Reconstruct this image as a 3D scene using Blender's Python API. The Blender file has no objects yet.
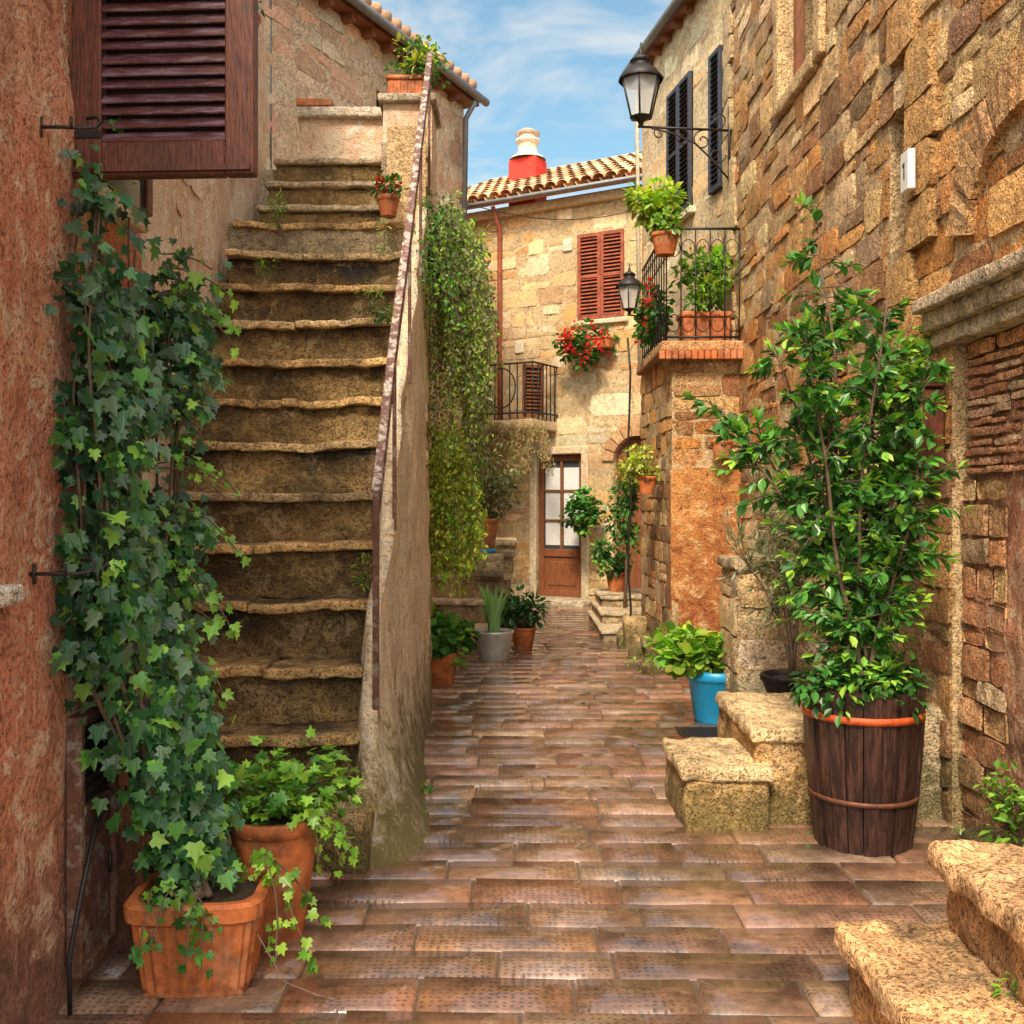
import bpy, math, random
from mathutils import Vector, Matrix, noise
R=random.Random(7)
sc=bpy.context.scene
# ------------------------------------------------------------------ materials
def newmat(name):
    m=bpy.data.materials.new(name); m.use_nodes=True
    nt=m.node_tree; nt.nodes.clear()
    out=nt.nodes.new('ShaderNodeOutputMaterial'); b=nt.nodes.new('ShaderNodeBsdfPrincipled')
    nt.links.new(b.outputs[0],out.inputs[0]); return m,nt,b,out
def N(nt,t,**k):
    n=nt.nodes.new(t)
    for a,v in k.items(): setattr(n,a,v)
    return n
def noise_n(nt,co,scale,detail=5,rough=.6,dist=0):
    n=N(nt,'ShaderNodeTexNoise'); n.inputs['Scale'].default_value=scale; n.inputs['Detail'].default_value=min(detail,4)
    n.inputs['Roughness'].default_value=rough; n.inputs['Distortion'].default_value=dist
    nt.links.new(co,n.inputs['Vector']); return n.outputs[0]
def ramp(nt,f,stops):
    r=N(nt,'ShaderNodeValToRGB'); nt.links.new(f,r.inputs[0]); e=r.color_ramp.elements
    while len(e)<len(stops): e.new(.5)
    for i,(p,c) in enumerate(stops):
        e[i].position=p; e[i].color=(c,c,c,1) if not isinstance(c,tuple) else (*c,1)
    return r.outputs[0]
def mix(nt,a,b,f,mode='MIX'):
    m=N(nt,'ShaderNodeMix',data_type='RGBA',blend_type=mode)
    for s,v in ((0,f),(6,a),(7,b)):
        if isinstance(v,(int,float)): m.inputs[s].default_value=v
        elif isinstance(v,tuple): m.inputs[s].default_value=(*v,1)
        else: nt.links.new(v,m.inputs[s])
    return m.outputs[2]
def math_n(nt,op,a,b=0.0):
    m=N(nt,'ShaderNodeMath',operation=op)
    for i,v in enumerate((a,b)):
        if isinstance(v,(int,float)): m.inputs[i].default_value=v
        else: nt.links.new(v,m.inputs[i])
    return m.outputs[0]
def bump(nt,h,strength,dist,prev=None):
    b=N(nt,'ShaderNodeBump'); b.inputs['Strength'].default_value=strength; b.inputs['Distance'].default_value=dist
    nt.links.new(h,b.inputs['Height'])
    if prev: nt.links.new(prev,b.inputs['Normal'])
    return b.outputs[0]
def objco(nt): return N(nt,'ShaderNodeTexCoord').outputs['Object']
def attr(nt):
    a=N(nt,'ShaderNodeAttribute'); a.attribute_name='Col'; return a.outputs['Color']
def mat_stone(name,stain=(.10,.075,.05),stain_amt=.6,moss=.0,mossz=.5,b1=.02,rough=.9,mosscol=(.075,.07,.012),light=(.80,.60,.34),light_amt=.3,con=1.0):
    m,nt,b,o=newmat(name); co=objco(nt); c=attr(nt)
    n1=noise_n(nt,co,1.7,5,.72,.3); n2=noise_n(nt,co,18,5,.8); n3=noise_n(nt,co,70,2,.75); n4=noise_n(nt,co,5.5,5,.78,.6)
    c=mix(nt,c,ramp(nt,n2,[(.32,(.46,.38,.30)),(.5,(1.,1.,1.)),(.70,(1.45,1.45,1.4))]),con,'MULTIPLY')
    c=mix(nt,c,light,math_n(nt,'MULTIPLY',ramp(nt,n4,[(.53,0.),(.63,1.)]),light_amt))
    c=mix(nt,c,stain,math_n(nt,'MULTIPLY',ramp(nt,n1,[(.5,0.),(.64,1.)]),stain_amt))
    c=mix(nt,c,ramp(nt,n3,[(.36,(.28,.20,.14)),(.45,(1.,1.,1.))]),.75*con,'MULTIPLY')
    if moss>0:
        z=N(nt,'ShaderNodeSeparateXYZ'); nt.links.new(co,z.inputs[0])
        f=math_n(nt,'ADD',math_n(nt,'DIVIDE',z.outputs[2],mossz),math_n(nt,'MULTIPLY',math_n(nt,'SUBTRACT',n4,.5),3.2))
        c=mix(nt,c,mosscol,math_n(nt,'MULTIPLY',ramp(nt,f,[(.25,1.),(1.,0.)]),moss))
    nt.links.new(c,b.inputs['Base Color']); b.inputs['Roughness'].default_value=rough
    h=math_n(nt,'ADD',n2,math_n(nt,'MULTIPLY',ramp(nt,n3,[(.3,0.),(.5,1.)]),.35))
    nt.links.new(bump(nt,h,1.,b1*1.5),b.inputs['Normal']); return m
def mat_plaster(name,cols,damp=(.09,.06,.04),dampz=.5,damp_amt=.7,b1=.012,scale=1.0,speck=.5,streak=.3):
    m,nt,b,o=newmat(name); co=objco(nt)
    n1=noise_n(nt,co,1.6*scale,5,.74,.4); n2=noise_n(nt,co,7*scale,5,.78,.5); n3=noise_n(nt,co,55,4,.78)
    c=mix(nt,cols[0],cols[1],ramp(nt,n1,[(.42,0.),(.56,1.)]))
    c=mix(nt,c,cols[2],ramp(nt,n2,[(.53,0.),(.62,1.)]))
    c=mix(nt,c,cols[3],ramp(nt,n2,[(.32,.95),(.44,0.)]))
    c=mix(nt,c,ramp(nt,n3,[(.35,(.25,.17,.12)),(.47,(1.,1.,1.)),(.68,(1.3,1.3,1.3))]),speck,'MULTIPLY')
    mp=N(nt,'ShaderNodeMapping'); mp.inputs['Scale'].default_value=(6,6,.5); nt.links.new(co,mp.inputs[0])
    ns=noise_n(nt,mp.outputs[0],1.5,3,.7)
    c=mix(nt,c,ramp(nt,ns,[(.35,.25),(.6,1.)]),streak,'MULTIPLY')
    z=N(nt,'ShaderNodeSeparateXYZ'); nt.links.new(co,z.inputs[0])
    f=math_n(nt,'ADD',math_n(nt,'DIVIDE',z.outputs[2],dampz),math_n(nt,'MULTIPLY',math_n(nt,'SUBTRACT',n2,.5),3.))
    c=mix(nt,c,damp,math_n(nt,'MULTIPLY',ramp(nt,f,[(.2,1.),(1.,0.)]),damp_amt))
    nt.links.new(c,b.inputs['Base Color']); b.inputs['Roughness'].default_value=.92
    h=math_n(nt,'ADD',math_n(nt,'MULTIPLY',n2,2.5),n3)
    nt.links.new(bump(nt,h,1.,b1*1.5),b.inputs['Normal']); return m
def mat_simple(name,col,rough=.6,metal=0,var=.5,scale=20,b1=.003,stretch=None,useattr=False,second=None,samt=.5,grime=0):
    m,nt,b,o=newmat(name); co=objco(nt)
    if stretch:
        mp=N(nt,'ShaderNodeMapping'); mp.inputs['Scale'].default_value=stretch; nt.links.new(co,mp.inputs[0]); co2=mp.outputs[0]
    else: co2=co
    n=noise_n(nt,co2,scale,4,.7)
    c=attr(nt) if useattr else col
    c=mix(nt,c,ramp(nt,n,[(.3,1-var),(.5,1.),(.75,1+var)]),1.,'MULTIPLY')
    if second: c=mix(nt,c,second,math_n(nt,'MULTIPLY',ramp(nt,noise_n(nt,co2,scale*.35,4,.78),[(.5,0.),(.6,1.)]),samt))
    if grime: c=mix(nt,c,ramp(nt,noise_n(nt,co,5,4,.8),[(.4,.25),(.58,1.)]),grime,'MULTIPLY')
    nt.links.new(c,b.inputs['Base Color']); b.inputs['Roughness'].default_value=rough; b.inputs['Metallic'].default_value=metal
    nt.links.new(bump(nt,n,.7,b1),b.inputs['Normal']); return m
def mat_leaf(name,trans=.3,rough=.4):
    m,nt,b,o=newmat(name); c=attr(nt)
    nt.links.new(c,b.inputs['Base Color']); b.inputs['Roughness'].default_value=rough
    t=N(nt,'ShaderNodeBsdfTranslucent'); nt.links.new(mix(nt,c,(1.3,1.5,.5),1.,'MULTIPLY'),t.inputs[0])
    ms=N(nt,'ShaderNodeMixShader'); ms.inputs[0].default_value=trans
    nt.links.new(b.outputs[0],ms.inputs[1]); nt.links.new(t.outputs[0],ms.inputs[2]); nt.links.new(ms.outputs[0],o.inputs[0]); return m
def mat_paving():
    m,nt,b,o=newmat('wet_paving'); co=objco(nt); c=attr(nt)
    n1=noise_n(nt,co,1.1,5,.72,.4); n2=noise_n(nt,co,13,5,.78)
    c=mix(nt,c,ramp(nt,n2,[(.3,.5),(.5,1.),(.75,1.5)]),1.,'MULTIPLY')
    mp=N(nt,'ShaderNodeMapping'); mp.inputs['Scale'].default_value=(38,38,.01); nt.links.new(co,mp.inputs[0])
    v=N(nt,'ShaderNodeTexVoronoi'); v.voronoi_dimensions='2D'; v.inputs['Scale'].default_value=1; v.inputs['Randomness'].default_value=.4; nt.links.new(mp.outputs[0],v.inputs['Vector'])
    d=ramp(nt,v.outputs['Distance'],[(.12,0.),(.34,1.)])
    msk=ramp(nt,noise_n(nt,co,1.9,2),[(.38,0.),(.56,1.)])
    d2=mix(nt,(1.,1.,1.),d,msk)
    c=mix(nt,c,ramp(nt,d2,[(0.,.30),(1.,1.)]),.8,'MULTIPLY')
    c=mix(nt,c,ramp(nt,n1,[(.38,.45),(.58,1.15)]),1.,'MULTIPLY')
    nt.links.new(c,b.inputs['Base Color']); b.inputs['Roughness'].default_value=.4
    wet=math_n(nt,'ADD',math_n(nt,'MULTIPLY',n1,.7),math_n(nt,'MULTIPLY',n2,.3))
    b.inputs['Coat Weight'].default_value=1.; b.inputs['Coat IOR'].default_value=1.75
    nt.links.new(ramp(nt,wet,[(.40,.02),(.54,.07),(.66,.24)]),b.inputs['Coat Roughness'])
    h=math_n(nt,'ADD',math_n(nt,'MULTIPLY',n2,.8),math_n(nt,'MULTIPLY',d2,.45))
    nt.links.new(bump(nt,h,.7,.006),b.inputs['Normal'])
    nt.links.new(bump(nt,h,.5,.0022),b.inputs['Coat Normal']); return m
STONE=mat_stone('tuff_stone',moss=.55,mossz=.6,stain_amt=.3,stain=(.30,.14,.05))
STONE_FAR=mat_stone('limestone_far',moss=.3,mossz=.8,stain_amt=.3,b1=.012,stain=(.48,.26,.11),con=.6,light=(.88,.74,.52))
STEP=mat_stone('step_stone',stain=(.07,.055,.03),stain_amt=.6,moss=0,b1=.018,light_amt=.3)
BASE=mat_stone('mossy_stone',stain=(.08,.065,.02),stain_amt=.6,moss=.75,mossz=.35,b1=.02)
MORTAR=mat_stone('lime_mortar',stain=(.26,.16,.08),stain_amt=.4,moss=.6,mossz=.6,b1=.02,con=.8)
PAVE=mat_paving()
PINK=mat_plaster('pink_plaster',[(.68,.26,.15),(.74,.36,.215),(.80,.55,.38),(.36,.115,.06)],speck=.85,dampz=.7)
OLDPL=mat_plaster('old_cream_plaster',[(.82,.64,.46),(.76,.50,.33),(.86,.77,.63),(.50,.32,.2)],dampz=.8,streak=.12)
SIDEPL=mat_plaster('stair_side_plaster',[(.84,.70,.50),(.86,.69,.47),(.72,.64,.53),(.45,.32,.18)],damp=(.15,.12,.035),dampz=.6,damp_amt=.95,speck=.7,streak=.35)
ROUGHPK=mat_plaster('rough_red_plaster',[(.66,.26,.14),(.74,.40,.23),(.80,.58,.40),(.34,.12,.06)],damp=(.18,.08,.035),dampz=.8,b1=.016,scale=2.,speck=.8)
ORANGEPL=mat_plaster('orange_plaster',[(.70,.32,.10),(.56,.21,.06),(.78,.50,.23),(.25,.10,.04)],b1=.014,damp=(.26,.05,.02),dampz=1.2,speck=.8)
TERRA=mat_simple('terracotta',(.52,.145,.04),.7,var=.4,scale=9,second=(.50,.31,.19),samt=.4,grime=.7)
BLUEPOT=mat_simple('blue_glazed_plastic',(.012,.29,.60),.35,var=.12,scale=6,second=(.10,.33,.5),samt=.3)
ZINC=mat_simple('galvanised_metal',(.58,.59,.59),.45,.5,var=.25,scale=14)
SOIL=mat_simple('soil',(.055,.035,.02),.95,var=.5,scale=60,b1=.02)
IRON=mat_simple('wrought_iron',(.03,.026,.026),.5,.4,var=.5,scale=40)
RUST=mat_simple('rusty_iron',(.13,.055,.035),.7,.2,var=.5,scale=30,second=(.30,.25,.22),samt=.7)
RAILM=mat_simple('worn_painted_rail',(.16,.075,.055),.5,.1,var=.6,scale=45,second=(.66,.58,.52),samt=.8)
WOODD=mat_simple('dark_shutter_wood',(.11,.038,.04),.42,var=.6,scale=14,stretch=(1.2,1.2,9),second=(.25,.17,.22),samt=.75,b1=.005)
FRAMEW=mat_simple('shutter_frame_wood',(.13,.034,.016),.42,var=.7,scale=12,stretch=(8,8,1.2),b1=.005,grime=.5)
SHUTR=mat_simple('red_shutter',(.36,.09,.045),.6,var=.3,scale=10,grime=.4)
SHUTB=mat_simple('dark_blue_shutter',(.035,.04,.06),.55,var=.3,scale=10)
DOORW=mat_simple('brown_door_wood',(.22,.075,.03),.5,var=.5,scale=9,stretch=(6,6,1))
BARREL=mat_simple('barrel_wood',(.030,.012,.009),.4,var=.8,scale=14,stretch=(7,7,.5),b1=.014,second=(.11,.045,.03),samt=.6)
HOOP=mat_simple('orange_hoop',(.62,.10,.02),.6,.1,var=.4,scale=30,grime=.3)
HOOP2=mat_simple('rust_hoop',(.16,.06,.03),.6,.3,var=.5,scale=30)
WHITE=mat_simple('white_enamel',(.8,.79,.75),.4,var=.08)
PALE=mat_simple('pale_render',(.76,.66,.52),.8,var=.2,grime=.3)
REDCH=mat_simple('red_chimney_paint',(.65,.04,.025),.8,var=.25)
TILE=mat_simple('clay_tile',(.4,.2,.1),.85,var=.35,scale=8,useattr=True,b1=.01)
GUT=mat_simple('gutter_metal',(.20,.20,.21),.5,.4,var=.3)
BARK=mat_simple('bark',(.13,.085,.055),.85,var=.5,scale=40,b1=.005)
LEAF=mat_leaf('leaf',.22,.34); SOFTLEAF=mat_leaf('soft_leaf',.35,.55); PETAL=mat_leaf('petal',.25,.6)
m_,nt_,b_,o_=newmat('window_glass'); b_.inputs['Base Color'].default_value=(.05,.06,.07,1); b_.inputs['Roughness'].default_value=.08; GLASS=m_
m_,nt_,b_,o_=newmat('frosted_lamp_glass'); b_.inputs['Base Color'].default_value=(.75,.8,.84,1); b_.inputs['Roughness'].default_value=.15; b_.inputs['Alpha'].default_value=.45; LGLASS=m_
CURT=mat_simple('lace_curtain',(.72,.72,.72),.8,var=.25,scale=60)
DARK=mat_simple('opening_shade',(.03,.02,.015),.9,var=.2)  # near-black fill stands in for shade in openings and between slats
# ------------------------------------------------------------------ mesh builder
class MB:
    def __init__(s,name): s.name=name; s.v=[]; s.f=[]; s.m=[]; s.c=[]; s.sm=[]; s.mats=[]
    def mi(s,mat):
        if mat not in s.mats: s.mats.append(mat)
        return s.mats.index(mat)
    def add(s,vs,fs,mat,col=(1,1,1),smooth=False,M=None):
        o=len(s.v); i=s.mi(mat)
        if M is not None: vs=[M@Vector(v) for v in vs]
        s.v.extend([tuple(v) for v in vs])
        if isinstance(col,list): s.c.extend(col)
        else: s.c.extend([col]*len(vs))
        for f in fs: s.f.append(tuple(o+k for k in f)); s.m.append(i); s.sm.append(smooth)
    def done(s,parent=None,fixn=False):
        me=bpy.data.meshes.new(s.name); me.from_pydata(s.v,[],s.f)
        for m in s.mats: me.materials.append(m)
        me.polygons.foreach_set('material_index',s.m); me.polygons.foreach_set('use_smooth',s.sm)
        a=me.color_attributes.new('Col','FLOAT_COLOR','POINT')
        flat=[]
        for c in s.c: flat.extend((c[0],c[1],c[2],1.))
        a.data.foreach_set('color',flat); me.update()
        if fixn:
            import bmesh
            bm=bmesh.new(); bm.from_mesh(me); bmesh.ops.recalc_face_normals(bm,faces=bm.faces); bm.to_mesh(me); bm.free()
        ob=bpy.data.objects.new(s.name,me); sc.collection.objects.link(ob)
        if parent: ob.parent=parent
        return ob
def empty(name):
    e=bpy.data.objects.new(name,None); sc.collection.objects.link(e); return e
def T(x,y,z): return Matrix.Translation((x,y,z))
def RZ(a): return Matrix.Rotation(a,4,'Z')
def RX(a): return Matrix.Rotation(a,4,'X')
def wallM(o,u):
    u=Vector((u[0],u[1],0)).normalized(); n=Vector((0,0,1)).cross(u)
    return Matrix(((u.x,n.x,0,o[0]),(u.y,n.y,0,o[1]),(u.z,n.z,1,0),(0,0,0,1)))
def box(mb,x0,x1,y0,y1,z0,z1,mat,col=(1,1,1),M=None,b=0.0):
    c=Vector(((x0+x1)/2,(y0+y1)/2,(z0+z1)/2)); h=((x1-x0)/2,(y1-y0)/2,(z1-z0)/2)
    b=min(b,min(h)*.9)
    if b<=0:
        vs=[(x,y,z) for x in (x0,x1) for y in (y0,y1) for z in (z0,z1)]
        fs=[(0,1,3,2),(4,6,7,5),(0,4,5,1),(2,3,7,6),(0,2,6,4),(1,5,7,3)]
        mb.add(vs,fs,mat,col,M=M); return
    vs=[];idx={}
    for sx in (-1,1):
        for sy in (-1,1):
            for sz in (-1,1):
                s=(sx,sy,sz)
                for ax in range(3):
                    idx[(s,ax)]=len(vs)
                    vs.append(tuple(c[k]+s[k]*(h[k] if k==ax else h[k]-b) for k in range(3)))
    fs=[]
    def orient(f):
        p=[Vector(vs[i]) for i in f]; n=(p[1]-p[0]).cross(p[2]-p[0]); ctr=sum(p,Vector())/len(p)
        return tuple(f) if n.dot(ctr-c)>0 else tuple(reversed(f))
    for ax in range(3):
        a,b2=[k for k in range(3) if k!=ax]
        for s0 in (-1,1):
            q=[]
            for (p,r) in ((-1,-1),(1,-1),(1,1),(-1,1)):
                s=[0,0,0]; s[ax]=s0; s[a]=p; s[b2]=r; q.append(idx[(tuple(s),ax)])
            fs.append(orient(q))
        for p in (-1,1):
            for r in (-1,1):
                s1=[0,0,0]; s1[ax]=-1; s1[a]=p; s1[b2]=r; s2=list(s1); s2[ax]=1
                fs.append(orient([idx[(tuple(s1),a)],idx[(tuple(s2),a)],idx[(tuple(s2),b2)],idx[(tuple(s1),b2)]]))
    for sx in (-1,1):
        for sy in (-1,1):
            for sz in (-1,1):
                s=(sx,sy,sz); fs.append(orient([idx[(s,0)],idx[(s,1)],idx[(s,2)]]))
    mb.add(vs,fs,mat,col,M=M)
def rock(mb,x0,x1,y0,y1,z0,z1,mat,col,r=.04,amp=.015,step=.09,freq=5,M=None,deform=None,colf=None):
    c=((x0+x1)/2,(y0+y1)/2,(z0+z1)/2); h=[(x1-x0)/2,(y1-y0)/2,(z1-z0)/2]; r=min(r,min(h)*.8)
    ax=[]
    for k in range(3):
        inner=h[k]-r; n=max(1,int(round(2*inner/step)))
        L=[-h[k],-h[k]+r*.45]+[-inner+2*inner*i/n for i in range(n+1)]+[h[k]-r*.45,h[k]]
        ax.append(L)
    vid={};vs=[];fs=[];cols=[]
    def vert(p):
        key=(round(p[0],5),round(p[1],5),round(p[2],5))
        if key in vid: return vid[key]
        q=[max(-(h[k]-r),min(h[k]-r,p[k])) for k in range(3)]
        d=Vector([p[k]-q[k] for k in range(3)]); l=d.length
        P=Vector(q)+(d/l*r if l>1e-6 else d)
        W=Vector((P.x+c[0],P.y+c[1],P.z+c[2]))
        nv=noise.noise_vector(W*freq)*amp+noise.noise_vector(W*freq*3.3)*amp*.6
        W=W+nv
        if deform: W=deform(W)
        vid[key]=len(vs); vs.append(W); cols.append(colf(W) if colf else col); return vid[key]
    for k in range(3):
        a,b=(k+1)%3,(k+2)%3
        for s in (-1,1):
            for i in range(len(ax[a])-1):
                for j in range(len(ax[b])-1):
                    q=[]
                    for (ii,jj) in ((i,j),(i+1,j),(i+1,j+1),(i,j+1)):
                        p=[0,0,0]; p[k]=s*h[k]; p[a]=ax[a][ii]; p[b]=ax[b][jj]; q.append(vert(p))
                    if s<0: q.reverse()
                    fs.append(tuple(q))
    mb.add(vs,fs,mat,cols,True,M)
def vary(c,a=.12,rr=R):
    k=1+rr.uniform(-a,a)*1.6
    return tuple(max(.01,x*k*(1+rr.uniform(-a,a)*.3)) for x in c)
PAL_OCH=[(.70,.40,.15),(.80,.54,.26),(.66,.31,.10),(.44,.22,.09),(.74,.36,.12),(.84,.62,.34),(.52,.36,.2),(.70,.46,.2),(.36,.2,.1)]
PAL_ORG=[(.70,.30,.08),(.60,.24,.06),(.74,.39,.14),(.42,.18,.07),(.68,.42,.18)]
PAL_CRM=[(.84,.64,.38),(.78,.54,.28),(.86,.73,.50),(.70,.47,.25),(.80,.57,.31)]
PAL_PNK=[(.78,.48,.31),(.82,.60,.42),(.66,.42,.28),(.84,.68,.50)]
def stoneface(mb,M,s0,s1,z0,z1,mat,col,proud,rr,seed=0,n=None,jit=.014,r=.013,gap=.005):
    g1,g2,g3,g4=[gap*rr.uniform(.3,2.6) for _ in range(4)]
    s0+=g1;s1-=g2;z0+=g3;z1-=g4
    w=s1-s0;h=z1-z0
    if w<.02 or h<.02: return
    nx=max(2,int(w/.06)); nz=max(2,int(h/.06))
    A=[s0+w*i/nx for i in range(nx+1)]; B=[z0+h*i/nz for i in range(nz+1)]
    vs=[];fs=[];na=nx+1;nb=nz+1; ph=Vector((rr.uniform(-9,9),rr.uniform(-9,9),rr.uniform(-9,9)))
    ta=rr.uniform(-.014,.014)/max(w,.2); tb=rr.uniform(-.014,.014)/max(h,.2)
    sc_=(s0+s1)/2; zc=(z0+z1)/2; cc=rr.uniform(0,.14)
    for j,b in enumerate(B):
        for i,a in enumerate(A):
            e=min(i,na-1-i,nb-1-j,j)
            nv=noise.noise_vector(Vector((a*5,b*5,seed*3.1))+ph*.2)+.5*noise.noise_vector(Vector((a*17,b*17,seed*3.1)))
            n2=noise.noise(Vector((a*8,b*8,0))+ph)+.7*noise.noise(Vector((a*19,b*19,3))+ph)
            out=proud+n2*.007+(a-sc_)*ta+(b-zc)*tb
            if e==0: out-=.004+max(0,noise.noise(Vector((a*11,b*11,7))+ph))*.012
            cx=cz=0
            if i in (0,na-1) and j in (0,nb-1): cx=(sc_-a)*cc; cz=(zc-b)*cc
            vs.append((a+nv.x*jit+cx,-out,b+nv.y*jit+cz))
    for j in range(nb-1):
        for i in range(na-1):
            k=j*na+i; fs.append((k,k+1,k+na+1,k+na))
    mb.add(vs,fs,mat,col,True,M)
    rim=[i for i in range(na)]+[(j+1)*na-1 for j in range(1,nb)]+[(nb-1)*na+i for i in range(na-2,-1,-1)]+[j*na for j in range(nb-2,0,-1)]
    v2=[vs[i] for i in rim]+[(vs[i][0]-(sc_-vs[i][0])*.02,.015,vs[i][2]) for i in rim]; q=len(rim)
    mb.add(v2,[(i,q+i,q+(i+1)%q,(i+1)%q) for i in range(q)],mat,tuple(x*.7 for x in col),False,M)
def masonry(mb,M,s0,s1,z0,z1,holes,pal,ch=(.17,.3),cl=(.2,.55),proud=(.004,.020),depth=.35,mat=None,mort=None,mcol=(.66,.46,.25),seed=1,patchy=None,backing=True,jit=.014):
    rr=random.Random(seed); mat=mat or STONE; mort=mort or MORTAR
    zb=sorted(set([z0,z1]+[z for h in holes for z in h[2:4] if z0<z<z1]))
    for a,b in zip(zb[:-1],zb[1:]):
        mid=(a+b)/2
        def free(mid):
            iv=[(s0,s1)]
            for h in holes:
                if h[2]<mid<h[3]:
                    nv=[]
                    for (p,q) in iv:
                        if h[1]<=p or h[0]>=q: nv.append((p,q)); continue
                        if h[0]>p: nv.append((p,h[0]))
                        if h[1]<q: nv.append((h[1],q))
                    iv=nv
            return iv
        iv=free(mid)
        if backing:
            for (p,q) in iv: box(mb,p,q,0,depth,a,b,mort,mcol,M)
        z=a
        while z<b-1e-4:
            h=rr.uniform(*ch)
            if b-(z+h)<ch[0]*.7: h=b-z
            for (p,q) in iv:
                s=p
                while s<q-1e-4:
                    w=rr.uniform(*cl)*(.7+h/ch[1]*.5)
                    if q-(s+w)<cl[0]*.7: w=q-s
                    col=vary(rr.choice(pal),.18,rr)
                    if patchy:
                        t=noise.noise(Vector((s*.6,z*.6,seed)))
                        if t>.12: col=vary(rr.choice(patchy),.16,rr)
                    if h>.18 and w>.16 and rr.random()<.3:
                        hm=h*rr.uniform(.35,.65)
                        stoneface(mb,M,s,s+w,z,z+hm,mat,col,rr.uniform(*proud),rr,seed,jit=jit)
                        stoneface(mb,M,s,s+w,z+hm,z+h,mat,vary(rr.choice(pal),.16,rr),rr.uniform(*proud),rr,seed,jit=jit)
                    else: stoneface(mb,M,s,s+w,z,z+h,mat,col,rr.uniform(*proud),rr,seed,jit=jit)
                    s+=w
            z+=h
def panel(mb,M,s0,s1,z0,z1,mat,depth=.3,amp=.012,step=.12,holes=(),seed=0):
    zb=sorted(set([z0,z1]+[z for h in holes for z in h[2:4] if z0<z<z1])); sb=sorted(set([s0,s1]+[x for h in holes for x in h[0:2] if s0<x<s1]))
    for za,zc in zip(zb[:-1],zb[1:]):
        for sa,sd in zip(sb[:-1],sb[1:]):
            if any(h[0]<(sa+sd)/2<h[1] and h[2]<(za+zc)/2<h[3] for h in holes): continue
            box(mb,sa,sd,.02+amp,depth,za,zc,mat,M=M)
            nx=max(1,int((sd-sa)/step)); nz=max(1,int((zc-za)/step)); vs=[];fs=[]
            for j in range(nz+1):
                for i in range(nx+1):
                    x=sa+(sd-sa)*i/nx; z=za+(zc-za)*j/nz
                    o=noise.fractal(Vector((x*1.8,z*1.8,seed+.37)),1.,2.,4)*amp
                    vs.append((x,-o,z))
            for j in range(nz):
                for i in range(nx):
                    k=j*(nx+1)+i; fs.append((k,k+1,k+nx+2,k+nx+1))
            mb.add(vs,fs,mat,(1,1,1),True,M)
            rim=[i for i in range(nx+1)]+[(j+1)*(nx+1)-1 for j in range(1,nz+1)]+[nz*(nx+1)+i for i in range(nx-1,-1,-1)]+[j*(nx+1) for j in range(nz-1,0,-1)]
            v2=[vs[i] for i in rim]+[(vs[i][0],.03+amp,vs[i][2]) for i in rim]; n=len(rim)
            mb.add(v2,[(i,n+i,n+(i+1)%n,(i+1)%n) for i in range(n)],mat,(1,1,1),False,M)
def lathe(mb,prof,cx,cy,cz,mat,seg=28,col=(1,1,1),smooth=True,wob=0,M=None):
    vs=[];fs=[]
    for (r,z) in prof:
        for i in range(seg):
            a=2*math.pi*i/seg; vs.append((cx+r*math.cos(a),cy+r*math.sin(a),cz+z))
    for j in range(len(prof)-1):
        for i in range(seg):
            a=j*seg+i; b=j*seg+(i+1)%seg; fs.append((a,b,b+seg,a+seg))
    mb.add(vs,fs,mat,col,smooth,M)
def disc(mb,cx,cy,cz,r,mat,seg=24,M=None):
    mb.add([(cx+r*math.cos(2*math.pi*i/seg),cy+r*math.sin(2*math.pi*i/seg),cz) for i in range(seg)],[tuple(range(seg))],mat,M=M)
def tube(mb,pts,rad,mat,seg=7,col=(1,1,1),M=None,closed=False):
    pts=[Vector(p) for p in pts]; n=len(pts)
    if n<2: return
    rads=rad if isinstance(rad,(list,tuple)) else [rad]*n
    vs=[];fs=[];t0=(pts[1]-pts[0]).normalized(); up=Vector((0,0,1)) if abs(t0.z)<.9 else Vector((1,0,0))
    nrm=(up-t0*up.dot(t0)).normalized()
    for i,p in enumerate(pts):
        t=(pts[min(i+1,n-1)]-pts[max(i-1,0)]);
        t=t.normalized() if t.length>1e-9 else t0
        nrm=(nrm-t*nrm.dot(t)); nrm=nrm.normalized() if nrm.length>1e-6 else Vector((1,0,0)); b=t.cross(nrm)
        for k in range(seg):
            a=2*math.pi*k/seg; vs.append(p+(nrm*math.cos(a)+b*math.sin(a))*rads[i])
    for i in range(n-1):
        for k in range(seg):
            a=i*seg+k; c=i*seg+(k+1)%seg; fs.append((a,c,c+seg,a+seg))
    fs.append(tuple(reversed(range(seg)))); fs.append(tuple((n-1)*seg+k for k in range(seg)))
    mb.add(vs,fs,mat,col,seg>4,M)
TL={
 'oval':([(0,0,0),(.22,.25,.05),(.27,.55,.07),(0,1,-.06),(-.27,.55,.07),(-.22,.25,.05)],[(0,1,2,3),(0,3,4,5)]),
 'thin':([(0,0,0),(.09,.35,.02),(.08,.7,.02),(0,1,-.03),(-.08,.7,.02),(-.09,.35,.02)],[(0,1,2,3),(0,3,4,5)]),
 'round':([(0,0,0),(.35,.12,.05),(.5,.5,.08),(.3,.88,.04),(0,1,-.02),(-.3,.88,.04),(-.5,.5,.08),(-.35,.12,.05)],[(0,1,2,3,4),(0,4,5,6,7)]),
 'ivy':([(0,0,0),(.3,-.12,.03),(.52,.16,.07),(.33,.34,.04),(.5,.62,.05),(.2,.62,.02),(0,1.05,-.07),(-.2,.62,.02),(-.5,.62,.05),(-.33,.34,.04),(-.52,.16,.07),(-.3,-.12,.03)],[(0,1,2,3,4,5,6),(0,6,7,8,9,10,11)]),
}
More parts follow.
